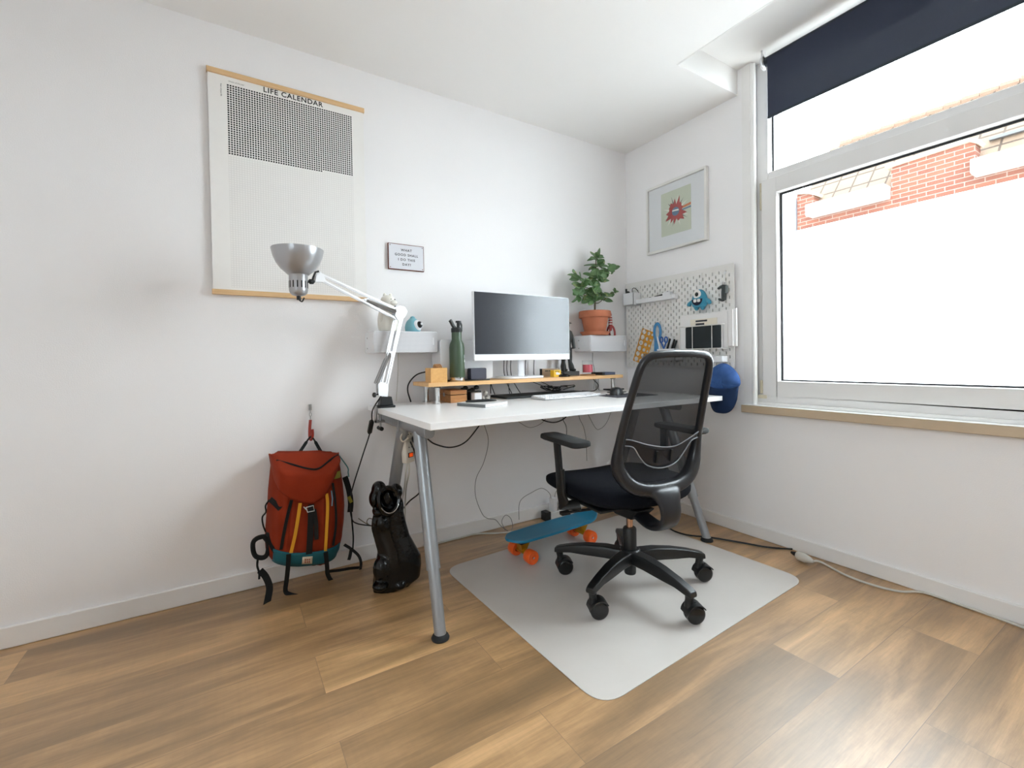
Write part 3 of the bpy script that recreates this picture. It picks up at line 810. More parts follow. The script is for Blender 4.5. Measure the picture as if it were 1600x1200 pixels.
# ================================================================== ARCHITECT LAMP
def clamp_lamp():
    t = thing('desk_lamp', 'silver spring-arm lamp clamped to the desk, shade turned up to the ceiling', 'lamp', (-1.722, -.185, DZ))
    SIL = M('lamp_silver_lacquer', (172, 172, 174), .30, metal=.65, var=.02)
    WHL = M('lamp_white_arm', (226, 226, 228), .3, metal=.2)
    b = V(-1.722, -.185, 0)
    u = V(-.97, -.25, 0).normalized(); n_ = V(u.y, -u.x, 0)
    def at(px, py):      # point of the plane in which the arms fold
        r = ray(px, py); return CAMP + r * (n_.dot(b - CAMP) / n_.dot(r)) if False else CAMP + r * ((n_.x * (b.x - CAMP.x) + n_.y * (b.y - CAMP.y)) / (n_.x * r.x + n_.y * r.y))
    # clamp
    g = G().box(-1.768, -1.690, -.218, -.152, DZ + .0005, DZ + .010)
    g.add([(-1.757, -.208, DZ + .010), (-1.697, -.208, DZ + .010), (-1.697, -.160, DZ + .010), (-1.757, -.160, DZ + .010), (-1.748, -.203, DZ + .048), (-1.702, -.203, DZ + .048), (-1.702, -.165, DZ + .048), (-1.748, -.165, DZ + .048)],
          [(0, 3, 2, 1), (4, 5, 6, 7), (0, 1, 5, 4), (1, 2, 6, 5), (2, 3, 7, 6), (3, 0, 4, 7)])
    cl = build(g, 'clamp', BLACKP, t, bevel=.003)
    build(G().box(-1.774, -1.768, -.200, -.170, DZ - .062, DZ + .010).box(-1.774, -1.735, -.200, -.170, DZ - .066, DZ - .056), 'clamp_jaw', STEEL, cl)
    build(G().cyl((-1.752, -.185, DZ - .100), (-1.752, -.185, DZ - .027), .005, n=12).cyl((-1.752, -.185, DZ - .030), (-1.752, -.185, DZ - .0245), .010, n=16), 'clamp_screw', STEEL, cl)
    build(G().cyl((-1.752, -.210, DZ - .092), (-1.752, -.160, DZ - .092), .009, n=12), 'screw_handle', BLACKP, cl)
    # lower bracket
    E0 = at(625, 488); H0 = at(501, 433)
    def plate(pts, name, parent=t, off=(.010, -.010)):
        g = G()
        for o_ in off: g.prism([(0, 0)] * 0 or pts, lambda a, b_, s_: V(a[0], a[1], a[2]) + n_ * (b_ + s_), .0015) if False else None
        for o_ in off:
            k = len(pts); vs = [Vector(p) + n_ * o_ for p in pts] + [Vector(p) + n_ * (o_ + .0018) for p in pts]
            g.add(vs, [tuple(range(k))[::-1], tuple(range(k, 2 * k))] + [(i, (i + 1) % k, (i + 1) % k + k, i + k) for i in range(k)])
        return build(g, name, WHL, parent, smooth=False)
    def W_(s_, z): p = b + u * s_; return (p.x, p.y, z)
    plate([tuple(at(*q_)) for q_ in ((604, 620), (590, 618), (589, 599), (594, 597), (602, 598), (605, 606))], 'lower_bracket')
    build(G().cyl(V(b.x, b.y, DZ + .046), V(b.x, b.y, DZ + .066), .008, n=12), 'swivel_pin', STEEL, t)
    build(G().lathe([(.004, 0), (.011, .003), (.011, .010), (.006, .014), (0, .014)], at(587, 617), 14, axis=u).cyl(at(592, 616), at(586, 617), .003, n=8), 'tension_knob', BLACKP, t)
    # lower arm: two bars and the springs
    la = G()
    E1 = at(617, 500)
    A0 = at(603, 605); A1 = at(595, 601)
    for p, q in ((A0, at(627, 497)), (A1, E1)):
        for o_ in (-.008, .008): la.sweep([p + n_ * o_, q + n_ * o_], .0042, .0016, n_)
    lo_arm = build(la, 'lower_arm', WHL, t)
    def spring(p, q, r=.0055, parent=lo_arm, turns=46):
        d = q - p; a = d.orthogonal().normalized(); c = d.normalized().cross(a)
        pts = [p + d * (i / (turns * 6)) + (a * math.cos(i * math.pi / 3) + c * math.sin(i * math.pi / 3)) * r for i in range(turns * 6 + 1)]
        build(G().tube(pts, .0013, 5), 'spring', STEEL, parent)
    sp0 = at(588, 599); tgt = at(608, 552)
    for o_ in (-.010, .010): spring(sp0 + n_ * o_, tgt + n_ * o_)
    plate([tuple(at(*q_)) for q_ in ((606, 555), (607, 549), (616, 549), (614, 556))], 'spring_plate', lo_arm)
    # elbow
    Ep = [at(*q_) for q_ in ((617, 481), (622, 478), (630, 480), (634, 487), (630, 496), (620, 501), (615, 494))]
    plate([tuple(p) for p in Ep], 'elbow_bracket', off=(.013, -.014))
    build(G().tube(spline([at(616, 482) + n_ * .016, at(621, 478) + n_ * .017, at(630, 481) + n_ * .017, at(634, 488) + n_ * .016], 4), .0026, 8), 'elbow_cable', CABLEB, t)
    ua = G(); Q0 = at(620, 484); Q1 = at(620, 499); H0 = at(501, 429); H1 = at(503, 438)
    for p, q in ((Q0, H0), (Q1, H1)):
        for o_ in (-.008, .008): ua.sweep([p + n_ * o_, q + n_ * o_], .0042, .0016, n_)
    up_arm = build(ua, 'upper_arm', WHL, t)
    for o_ in (-.010, .010): spring(at(617, 487) + n_ * o_, at(571, 470) + n_ * o_, parent=up_arm, turns=50)
    plate([tuple(at(*q_)) for q_ in ((567, 467), (574, 466), (576, 474), (569, 472))], 'spring_plate', up_arm)
    # head joint
    Jp = [at(*q_) for q_ in ((499, 425), (506, 434), (508, 441), (491, 441), (492, 433))]
    plate([tuple(p) for p in Jp], 'head_bracket', off=(.010, -.011))
    hc = at(466, 430); hc.z = 0
    build(G().tube([at(498, 424), at(493, 425), at(489, 434), at(488, 440)], .0038, 8), 'head_cable', CABLEB, t)
    build(G().cyl(at(491, 440), at(478, 440), .0055, n=14).cyl(at(489, 440), at(484, 440), .010, n=16), 'head_joint', BLACKP, t)
    # shade: open bowl turned upwards on a ventilated socket cup
    zb = at(466, 466).z; K = (at(466, 390).z - zb) / .174
    def Z(z): return zb + (z - 1.178) * K
    outer = [(.0360, 1.262), (.0420, 1.268), (.058, 1.282), (.072, 1.302), (.082, 1.326), (.0872, 1.349), (.0872, 1.352)]
    outer = [(r * 1.075, Z(z)) for r, z in outer]
    inner = [(r - .0012, z + .0004) for r, z in outer[::-1]]
    sh = build(G().lathe(outer + inner, (hc.x, hc.y, 0), 56), 'lamp_shade', SIL, t, angle=50)
    cup = G().lathe([(r * 1.06, Z(z)) for r, z in ((.0, 1.186), (.012, 1.186), (.022, 1.189), (.029, 1.196), (.0318, 1.206), (.0318, 1.258), (.034, 1.262), (.036, 1.264), (.0, 1.265))], (hc.x, hc.y, 0), 40)
    cu = build(cup, 'socket_cup', SIL, t, angle=50)
    vg = G()
    for i in range(14):
        a = 2 * math.pi * i / 14
        vg.add([V(hc.x + .0342 * math.cos(a + da), hc.y + .0342 * math.sin(a + da), Z(z)) for da, z in ((-.06, 1.214), (.06, 1.214), (.06, 1.238), (-.06, 1.238))], [(0, 1, 2, 3)])
    build(vg, 'vent_slots', M('dark_vent', (24, 22, 20), .8), cu, solid=.0006)
    build(G().cyl((hc.x, hc.y, Z(1.172)), (hc.x, hc.y, Z(1.188)), .008, n=14).tube(spline([(hc.x, hc.y, Z(1.174)), (hc.x + .010, hc.y - .008, Z(1.166)), (hc.x + .018, hc.y - .012, Z(1.180))]), .0028, 7), 'cable_gland', BLACKP, cu)
    build(G().ell((hc.x, hc.y, Z(1.305)), (.028, .028, .033), 20, 12).cyl((hc.x, hc.y, Z(1.264)), (hc.x, hc.y, Z(1.285)), .014, n=16), 'bulb', M('opal_bulb', (232, 230, 224), .25), t)
    # flex with in-line switch
    pts = [at(600, 616) + n_ * .014, uy(589, 640, -.19), uy(581, 662, -.17), uy(577, 680, -.10), uy(564, 720, -.09), uy(548, 775, -.08), uy(549, 808, -.07), uy(558, 818, -.07), uy(585, 822, -.06)]
    pts[1].x = min(pts[1].x, -1.785)
    build(G().tube(spline(pts, 8), .0030, 7), 'power_flex', CABLEB, t)
    s0 = uy(581, 657, -.17); s1 = uy(577, 677, -.13)
    build(G().sweep([s0, s0.lerp(s1, .1), s0.lerp(s1, .9), s1], [.006, .010, .010, .006], [.006, .009, .009, .006], (0, 1, 0), n=12, pw=4), 'inline_switch', BLACKP, t)
clamp_lamp()

# ================================================================== SHELF SPEAKERS
GRL = grille_material()
def speaker(x0, x1, label):
    t = thing('shelf_speaker', label, 'speaker', ((x0 + x1) / 2, -.075, .988), 0, 'white speakers mounted as small wall shelves')
    r = rrect(x1 - x0, .100, .009, 5, (x0 + x1) / 2, 1.038)
    build(G().prism(r, lambda a, b, s_: V(a, -.148 + s_, b), .146), 'cabinet', WHITEP, t, bevel=.002, angle=50)
    r2 = rrect(x1 - x0 - .006, .094, .007, 5, (x0 + x1) / 2, 1.038)
    build(G().prism(r2, lambda a, b, s_: V(a, -.152 + s_, b), .004), 'grille', GRL, t, angle=50)
    r3 = rrect(.0075, .036, .003, 4, x1 - .024, 1.042)
    build(G().prism(r3, lambda a, b, s_: V(a, -.1535 + s_, b), .002), 'badge', WHITEP, t)
    for z in (1.010, 1.058):
        build(G().cyl((x0 + .0005, -.045, z), (x0 - .0004, -.045, z), .0035, n=10), 'side_port', M('speaker_port', (70, 68, 68), .8), t)
    return t
speaker(-1.765, -1.455, 'white shelf speaker on the wall behind the lamp arm, left of the desk bottle')
speaker(-.474, -.166, 'white shelf speaker on the wall under the potted plant near the corner')


# white figurine on the left speaker
wf = thing('figurine', 'plain white round-headed figurine on the shelf speaker behind the lamp elbow', 'ornament', (-1.678, -.09, 1.088))
PORC = M('matt_white_ceramic', (226, 222, 212), .45)
prof = spline([(.0, 0, 0), (.036, 0, .001), (.046, 0, .02), (.048, 0, .05), (.043, 0, .085), (.033, 0, .112), (.030, 0, .125), (.033, 0, .142), (.028, 0, .160), (.014, 0, .170), (0, 0, .172)], 4)
body = G().lathe([(max(0, p.x), p.z) for p in prof], (0, 0, 0), 32)
body.ell((.018, -.022, .135), (.020, .016, .014)).ell((-.014, 0, .170), (.008, .006, .011)).ell((.014, 0, .170), (.008, .006, .011)).ell((.040, -.022, .070), (.013, .011, .030)).ell((-.038, -.022, .070), (.013, .011, .030))
build(body, 'body', PORC, wf, world=False, angle=80)
build(G().ell((.006, -.030, .150), (.003, .002, .003), 8, 6).ell((.026, -.0245, .150), (.003, .002, .003), 8, 6), 'eyes', BLACKG, wf, world=False)
# teal critter
tf = thing('toy', 'small teal round toy with a black and white side on the left speaker', 'toy', (-1.560, -.095, 1.088), math.radians(-18))
TEAL = M('teal_vinyl', (112, 166, 178), .45)
pr = spline([(0, 0, 0), (.030, 0, 0), (.037, 0, .014), (.036, 0, .032), (.028, 0, .052), (.014, 0, .066), (.009, 0, .074), (0, 0, .078)], 4)
build(G().lathe([(max(0, p.x), p.z) for p in pr], (0, 0, 0), 28), 'body', TEAL, tf, world=False, angle=80)
build(G().ell((.017, -.015, .030), (.0265, .0225, .027), 24, 14), 'white_side', WHITEP, tf, world=False, angle=80)
build(G().ell((.030, -.026, .034), (.0155, .014, .017), 18, 10), 'black_face', BLACKG, tf, world=False, angle=80)
build(G().ell((.040, -.037, .038), (.005, .004, .006), 10, 8), 'eye', WHITEP, tf, world=False, angle=80)

# ================================================================== THINGS ON THE RISER
cbx = thing('coaster_box', 'square bamboo coaster holder at the left end of the riser', 'box', (-1.487, -.200, RZ), math.radians(-3))
g = G(); s_, h_ = .040, .068
for a, b_, c, d in ((-s_, s_, -s_, -s_ + .006), (-s_, s_, s_ - .006, s_), (-s_, -s_ + .006, -s_ + .006, s_ - .006), (s_ - .006, s_, -s_ + .006, s_ - .006)): g.box(a, b_, c, d, .0, h_)
g.box(-s_ + .006, s_ - .006, -s_ + .006, s_ - .006, 0, .020)
build(g, 'holder', BAMBOO2, cbx, world=False)
for i in range(4):
    x = -.016 + i * .012
    Mt = Matrix.Rotation(math.radians(-14), 4, 'Y')
    o = build(G().cyl((-.002, 0, .033), (.002, 0, .033), .033, n=36), 'coaster', CORK, world=False, bevel=.0008)
    o.scale = (1, 1, 1); o.location = (-1.487 + .000 + i * .0078, -.200, RZ + .021); o.rotation_euler = (0, math.radians(-5), math.radians(-3))
    tag(o, 'round wooden coaster standing upright in the bamboo coaster holder', 'coaster', 'round coasters in the bamboo holder')

bt = thing('drinking_bottle', 'dark green steel drinking bottle with a black spout lid on the riser', 'bottle', (-1.376, -.197, RZ))
GRN = M('green_bottle_lacquer', (62, 80, 58), .38, var=.04, bump=.1, bscale=500)
build(G().lathe([(.0355, .020), (.0365, .022), (.0365, .165), (.034, .182), (.027, .196), (.0245, .202), (.0245, .238), (.0, .238)], n=40), 'body', GRN, bt, world=False, angle=50)
build(G().lathe([(.0, 0), (.034, 0), (.036, .004), (.036, .020), (0, .020)], n=40), 'steel_base', CHROME, bt, world=False)
cp_ = build(G().lathe([(.0255, .238), (.0265, .240), (.0265, .258), (.020, .262), (0, .262)], n=36), 'lid', BLACKP, bt, world=False)
build(G().sweep(spline([(-.010, 0, .258), (-.022, 0, .272), (-.032, 0, .288), (-.038, 0, .296)], 4), .010, .006, (0, 1, 0), n=12), 'spout', BLACKP, cp_, world=False)
build(G().cyl((.012, 0, .258), (.012, 0, .288), .0085, n=16).cyl((.012, 0, .286), (.012, 0, .294), .014, n=16).sweep(spline([(.022, 0, .290), (.030, 0, .275), (.030, 0, .245)], 4), .004, .002, (0, 1, 0)), 'carry_loop', BLACKP, cp_, world=False)
lbg = G()
def onbottle(a, z, r=.0368): return V(r * math.cos(a), r * math.sin(a), z)
for a0, a1, z0, z1 in ((-1.05, -.75, .112, .128), (-1.05, -.45, .092, .107)):
    n8 = 8
    lbg.grid(lambda u_, v_: onbottle(a0 + (a1 - a0) * u_, z0 + (z1 - z0) * v_), n8, 1)
build(lbg, 'white_emblem', WHITEP, bt, world=False, solid=.0003)
bt.rotation_euler.z = math.radians(12)

# all-white computer case standing behind the bottle and the monitor
wc_ = thing('white_cabinet', 'tall white rounded device case standing on the riser behind the bottle', 'computer', (-1.36, -.085, RZ))
r = rrect(.293, .200, .016, 5, -1.3005, RZ + .105)
build(G().prism(r, lambda a, b, s_: V(a, -.160 + s_, b), .110), 'case', WHITEP, wc_, bevel=.003, angle=50)
build(G().box(-1.44, -1.17, -.155, -.055, RZ, RZ + .006), 'foot_strip', BLACKP, wc_)
wc_.name = 'computer_case'

mo = thing('monitor', 'white-framed flat computer monitor standing on the riser', 'monitor', (-1.0, -.20, RZ))
MX0, MX1, MZ0, MZ1 = -1.297, -.698, .944, 1.288
my = -.228
build(G().prism(rrect(MX1 - MX0, MZ1 - MZ0, .004, 3, (MX0 + MX1) / 2, (MZ0 + MZ1) / 2), lambda a, b, s_: V(a, my + s_, b), .022), 'housing', M('monitor_white', (232, 232, 234), .3), mo, bevel=.0015, angle=50)
build(G().box(MX0 + .08, MX1 - .08, my + .022, my + .045, MZ0 + .03, MZ1 - .06), 'rear_cover', WHITEP, mo, bevel=.01)
build(G().box(MX0 + .0035, MX1 - .0035, my - .0008, my, MZ0 + .032, MZ1 - .0035), 'screen', M('dark_screen', (14, 21, 34), .22, var=.01, spec=.8), mo)
build(G().sweep([(-.985, my + .058, MZ0 + .14), (-.985, my + .060, .93), (-.985, my + .062, RZ + .012)], .020, .006, (0, 1, 0), n=16, pw=5), 'stand_neck', WHITEP, mo)
build(G().prism(rrect(.25, .165, .05, 8, -.985, -.150), lambda a, b, s_: V(a, b, RZ + .0005 + s_), .012), 'stand_foot', WHITEP, mo, bevel=.003, angle=50)

db = tag(build(G().prism(rrect(.088, .056, .006, 4, 0, .034), lambda a, b, s_: V(a, -.02 + s_, b), .040), 'phone_dock', M('dark_slate_plastic', (62, 62, 76), .5), world=False, bevel=.002, angle=50), 'low dark slate-coloured box beside the green bottle', 'box')
db.location = (-1.262, -.185, RZ)
db['category'] = 'box'
ext = build(G().box(-.075, .06, -.025, .03, 0, .006), 'base', BLACKP, db, world=False, bevel=.002)

# books / small boxes at the right end of the riser
tb = thing('card_box', 'small tan card box leaning flat behind the yellow box', 'box', (-.76, -.115, RZ))
build(G().box(-.815, -.690, -.125, -.103, RZ, RZ + .046), 'box_body', M('tan_card', (176, 156, 132), .8, var=.05), tb)
for i, (a, b_) in enumerate(((-.795, -.772), (-.768, -.752), (-.744, -.722), (-.718, -.700))):
    build(G().box(a, b_, -.1255, -.125, RZ + .031, RZ + .036), 'printed_mark', INK, tb)
build(G().box(-.8165, -.8145, -.1255, -.103, RZ, RZ + .046), 'dark_edge', BLACKP, tb)
yb_ = thing('yellow_box', 'small bright yellow box beside the black pen stand', 'box', (-.757, -.17, RZ))
YEL = M('yellow_card', (236, 190, 40), .5)
build(G().box(-.784, -.735, -.195, -.160, RZ, RZ + .038), 'box_body', YEL, yb_, bevel=.001)
build(G().cyl((-.763, -.1955, RZ + .020), (-.763, -.1950, RZ + .020), .008, n=16).cyl((-.750, -.1955, RZ + .018), (-.750, -.1950, RZ + .018), .006, n=16), 'white_spots', WHITEP, yb_)
build(G().box(-.778, -.745, -.1955, -.195, RZ + .030, RZ + .033), 'dark_line', INK, yb_)
pn = thing('pen_stand', 'round black pen stand holding a stylus upright on the riser', 'pen stand', (-.715, -.195, RZ))
build(G().lathe([(0, 0), (.034, 0), (.037, .004), (.035, .010), (.022, .016), (.014, .018), (0, .018)], (-.715, -.195, RZ), 32), 'base', BLACKG, pn, angle=50)
st = tag(build(G().lathe([(.0, 0), (.0025, .004), (.0055, .020), (.006, .060), (.005, .120), (.0038, .150), (0, .153)], (0, 0, 0), 16), 'stylus', BLACKP, world=False, loc=(-.715, -.195, RZ + .0185)), 'black stylus standing upright in the round pen stand', 'pen')
# dark standing figure behind the monitor edge
fg = thing('statuette', 'dark grey standing figure statuette behind the right edge of the monitor', 'ornament', (-.605, -.085, RZ))
DG = M('dark_pewter', (60, 62, 62), .5, metal=.3, var=.15, scale=60, bump=.4, bscale=150)
build(G().box(-.655, -.535, -.120, -.050, RZ, RZ + .026), 'plinth', M('dark_plinth', (58, 60, 60), .6), fg, bevel=.002)
fb = G(); fz = RZ + .026
for s_ in (-1, 1):
    cx_ = -.600 + s_ * .026
    fb.tube([(cx_ + s_ * .006, -.092, fz + .004), (cx_ + s_ * .004, -.085, fz + .03), (cx_, -.080, fz + .055), (cx_ - s_ * .002, -.08, fz + .085), (cx_ - s_ * .008, -.08, fz + .14)], [.017, .017, .012, .015, .018], 14)
    fb.ell((cx_ + s_ * .006, -.104, fz + .008), (.012, .022, .009), 14, 8)
    fb.tube([(-.600 + s_ * .030, -.08, fz + .235), (-.600 + s_ * .044, -.085, fz + .19), (-.600 + s_ * .046, -.095, fz + .135)], [.012, .012, .009], 12)
fb.tube([(-.600, -.08, fz + .125), (-.600, -.08, fz + .16), (-.600, -.08, fz + .20), (-.600, -.08, fz + .238), (-.600, -.08, fz + .25)], [.026, .026, .032, .034, .016], 18)
fb.ell((-.600, -.082, fz + .275), (.018, .021, .023)).lathe([(.0, fz + .300), (.022, fz + .288), (.034, fz + .285), (.034, fz + .288), (.020, fz + .294)], (-.600, -.08, 0), 20)
fo = build(fb, 'figure', DG, fg, angle=80)
rm = fo.modifiers.new('one_skin', 'REMESH'); rm.mode = 'VOXEL'; rm.voxel_size = .003; rm.use_smooth_shade = True
# glass on a coaster
gc = tag(build(G().cyl((0, 0, 0), (0, 0, .006), .046, n=40), 'coaster', CORK, world=False, loc=(-.497, -.150, RZ), bevel=.001), 'round wooden coaster lying flat under the pink drink', 'coaster')
gl = thing('drinking_glass', 'clear tumbler of pink red drink on a wooden coaster', 'glass', (-.497, -.150, RZ + .006))
build(G().lathe([(0, .0), (.029, .0), (.0325, .003), (.0335, .082), (.0320, .083), (.0310, .082), (.0302, .012), (.0, .010)], n=40), 'tumbler', glass_material('tumbler_glass', (.97, .98, .98, 1)), gl, world=False, angle=50)
build(G().lathe([(0, .0125), (.0295, .0125), (.0298, .058), (0, .058)], n=36), 'drink', M('pink_red_drink', (222, 96, 112), .15, var=.12, scale=60), gl, world=False, angle=50)
bk = thing('notebook', 'small dark blue notebook lying at the right end of the riser', 'notebook', (-.395, -.17, RZ))
build(G().box(-.440, -.335, -.215, -.120, RZ, RZ + .016), 'cover', M('slate_blue_cover', (74, 82, 108), .6), bk, bevel=.001)
build(G().box(-.441, -.420, -.216, -.119, RZ - .0, RZ + .0165), 'dark_spine', BLACKP, bk)

# ================================================================== THINGS ON THE DESK
kb = thing('keyboard', 'slim white keyboard on the desk in front of the riser', 'keyboard', (-.80, -.36, DZ))
kc = [(-.985, -.270), (-.975, -.395), (-.560, -.395), (-.570, -.270)]
kb.location = (-.790, -.335, DZ); kb.rotation_euler.z = math.radians(2)
kw, kd = .42, .118
build(G().add([(-kw / 2, -kd / 2, .002), (kw / 2, -kd / 2, .002), (kw / 2, kd / 2, .002), (-kw / 2, kd / 2, .002), (-kw / 2, -kd / 2, .007), (kw / 2, -kd / 2, .007), (kw / 2, kd / 2, .016), (-kw / 2, kd / 2, .016)],
              [(0, 3, 2, 1), (4, 5, 6, 7), (0, 1, 5, 4), (1, 2, 6, 5), (2, 3, 7, 6), (3, 0, 4, 7)]), 'tray', M('keyboard_aluminium', (206, 206, 208), .35, metal=.3), kb, world=False, bevel=.002)
build(G().cyl((-kw / 2 + .01, kd / 2 - .012, .0075), (kw / 2 - .01, kd / 2 - .012, .0075), .0075, n=16), 'battery_tube', STEEL, kb, world=False)
kg = G()
for r_ in range(6):
    n_k = 14 if r_ else 8
    y = -kd / 2 + .006 + r_ * .0185; x = -kw / 2 + .006
    ws = [.0265] * 14 if r_ else [.026, .026, .03, .034, .150, .034, .03, .026]
    for w_ in ws:
        z0 = .007 + (y + kd / 2) / kd * .009 + .0012
        kg.box(x, x + w_ - .003, y, y + .0155, z0 - .002, z0 + .0025); x += w_ + (.0018 if not r_ else .0022)
        if x > kw / 2 - .012: break
build(kg, 'keys', M('white_keycaps', (238, 238, 240), .4), kb, world=False)['kind'] = 'stuff'

mp_ = tag(build(G().box(-.15, .13, -.09, .09, 0, .003), 'mouse_pad', M('grey_mouse_pad', (66, 66, 74), .85, var=.06), world=False, loc=(-.480, -.455, DZ), bevel=.001), 'thin dark grey mouse pad at the right side of the desk', 'mouse pad')
mp_.rotation_euler.z = math.radians(-4)
ms = thing('computer_mouse', 'black ergonomic computer mouse on the grey mouse pad', 'mouse', (-.520, -.410, DZ + .003), math.radians(30))
def msf(u_, v_):
    a = 2 * math.pi * u_; ph = math.pi / 2 * v_
    x = .060 * math.cos(a) * math.cos(ph) ** .6; y = .036 * math.sin(a) * math.cos(ph) ** .6
    h = .040 * (1 - .35 * (x / .06) - .25 * (x / .06) ** 2); return V(x, y, h * math.sin(ph) ** .8)
build(G().grid(msf, 32, 12), 'body', M('mouse_black', (26, 28, 30), .35), ms, world=False, angle=80)
build(G().cyl((.034, -.003, .026), (.034, .003, .026), .010, n=18), 'scroll_wheel', RUBBER, ms, world=False)

nbk = thing('notebook', 'grey hardcover notebook lying at the front left of the desk', 'notebook', (-1.372, -.40, DZ), math.radians(-2))
def quad(g, P4, z0, z1):
    g.add([V(x, y, z0) for x, y in P4] + [V(x, y, z1) for x, y in P4], [(3, 2, 1, 0), (4, 5, 6, 7), (0, 1, 5, 4), (1, 2, 6, 5), (2, 3, 7, 6), (3, 0, 4, 7)]); return g
nbl = uz(711, 636, DZ), uz(759, 639.5, DZ)
Q4 = [(-1.443, -.335), (-1.392, -.500), (-1.245, -.445), (-1.296, -.280)]
build(quad(G(), Q4, DZ + .001, DZ + .013), 'page_block', M('paper_white', (236, 234, 230), .8), nbk)
cv = M('grey_book_cover', (120, 122, 124), .6)
def sc_q(P4, k_):
    c = sum((Vector(p) for p in P4), Vector((0, 0))) / 4; return [tuple(c + (Vector(p) - c) * k_) for p in P4]
build(quad(G(), sc_q(Q4, 1.02), DZ, DZ + .0012), 'cover_back', cv, nbk)
build(quad(G(), sc_q(Q4, 1.02), DZ + .013, DZ + .0142), 'cover_front', M('light_book_cover', (206, 204, 204), .5), nbk)
build(quad(G(), [(-1.4445, -.3345), (-1.3925, -.5035), (-1.389, -.502), (-1.441, -.333)], DZ, DZ + .0142), 'spine', cv, nbk)
sp_ = tag(build(G().tube([(-.075, 0, .0055), (-.070, 0, .0055), (-.03, 0, .0062), (.045, 0, .0062), (.066, 0, .004), (.074, 0, .002)], [.003, .0045, .0062, .0062, .004, .001], 14), 'pen', BLACKP, world=False, loc=(-1.345, -.385, DZ + .0142)), 'black digital pen lying on the grey notebook', 'pen')
sp_.rotation_euler.z = math.radians(-10)
wb = thing('wooden_box', 'small two-layer wooden box under the left end of the riser', 'box', (-1.37, -.16, DZ))
WBX = wood('oak_box', (150, 100, 56), (186, 130, 76), 2, 16, 16)
build(G().box(-1.418, -1.330, -.205, -.055, DZ, DZ + .036), 'base', WBX, wb, bevel=.002)
build(G().box(-1.418, -1.330, -.205, -.055, DZ + .039, DZ + .060), 'lid', WBX, wb, bevel=.002)
build(G().box(-1.410, -1.338, -.198, -.062, DZ + .036, DZ + .039), 'shadow_gap', BLACKP, wb)
build(G().box(-1.4195, -1.418, -.14, -.12, DZ + .028, DZ + .046), 'clasp', STEEL, wb)
wq = thing('charger_cube', 'small white cube charger with a black back under the riser', 'charger', (-1.265, -.17, DZ))
build(G().box(-1.288, -1.246, -.205, -.165, DZ, DZ + .042), 'cube', WHITEP, wq, bevel=.004)
build(G().box(-1.292, -1.250, -.165, -.135, DZ, DZ + .044), 'rear_half', BLACKP, wq, bevel=.003)
for (x, y, z) in ((-1.232, -.185, .0125), (-1.205, -.190, .0125), (-1.216, -.187, .0365)):
    o = build(G().ell((0, 0, 0), (.0125, .0125, .0125), 24, 14), 'steel_ball', M('satin_grey_ball', (170, 166, 160), .45, metal=.3), world=False, loc=(x, y, DZ + z), angle=80)
    tag(o, 'small grey ball in the little pile of three beside the white cube', 'ball', 'three grey balls beside the white cube')
ey = G()
for i in range(5): ey.ell((-1.30 + i * .020, -.095 + .008 * (i % 2), DZ + .052 + .010 * math.sin(i * 2)), (.015, .012, .012), 12, 8)
ey.box(-1.31, -1.20, -.11, -.08, DZ, DZ + .045)
tag(build(ey, 'camera_mount', BLACKP, loc=(-1.26, -.095, DZ), angle=60), 'black knobbly gadget behind the white cube under the riser', 'gadget')
tbm = thing('drawing_tablet', 'flat black drawing tablet lying under the riser on the desk', 'tablet', (-.80, -.12, DZ))
build(G().prism(rrect(.56, .19, .02, 5, -.83, -.130), lambda a, b, s_: V(a, b, DZ + .001 + s_), .011), 'body', M('tablet_black', (30, 34, 36), .5), tbm, bevel=.002, angle=50)
build(G().box(-1.06, -.60, -.20, -.06, DZ + .012, DZ + .0126), 'drawing_area', M('tablet_matt', (40, 46, 48), .7), tbm)
rc = random.Random(5)
for i in range(4):
    pts = [(-.76 + i * .05 + rc.uniform(-.05, .05), -.09 + rc.uniform(-.03, .02), DZ + .018 + rc.uniform(0, .03)) for _ in range(7)]
    cable(pts, .003, CABLEB, 'tangled black cable heaped on the drawing tablet under the riser', group='tangled cables under the riser')
for i, (x0, x1) in enumerate(((-1.105, -1.095), (-1.005, -.985), (-.985, -1.000), (-.96, -.93), (-.86, -.70), (-.80, -.66))):
    cable([(x0, -.034, RZ + .16), (x0 - .006, -.030, RZ + .05), (x0 + .004, -.032, RZ - .01), ((x0 + x1) / 2, -.05, DZ + .055), (x1, -.07, DZ + .016)], .0022, CABLEB, 'thin black cable dropping behind the riser onto the tablet', group='black cables dropping behind the riser')
tag(build(G().box(-.650, -.545, -.085, -.045, DZ, DZ + .036), 'power_adapter', M('grey_adapter', (176, 174, 176), .5), loc=(-.6, -.06, DZ), bevel=.003), 'pale grey adapter brick under the riser near its right posts', 'adapter')
cable([(-.345 - .03, -.05, RZ - .02), (-.395, -.09, DZ + .07), (-.385, -.12, DZ + .035), (-.43, -.13, DZ + .006), (-.50, -.10, DZ + .006)], .0028, CABLEB, 'black cable looping down beside the right riser post')
tag(build(G().box(-.06, .06, -.035, .035, 0, .009), 'phone', BLACKG, world=False, loc=(-.235, -.10, DZ), bevel=.003), 'black phone lying flat on the desk right of the riser', 'phone')
tag(build(G().box(-.05, .05, -.03, .03, 0, .006), 'card_tray', M('grey_tray', (92, 92, 92), .6), world=False, loc=(-.385, -.275, DZ), bevel=.002), 'thin grey tray lying under the right end of the riser', 'tray')
cable([(-.56, -.38, DZ + .004), (-.60, -.33, DZ + .004), (-.64, -.30, DZ + .004), (-.66, -.24, DZ + .004)], .0018, CABLEB, 'thin black mouse cable on the desk by the pad')
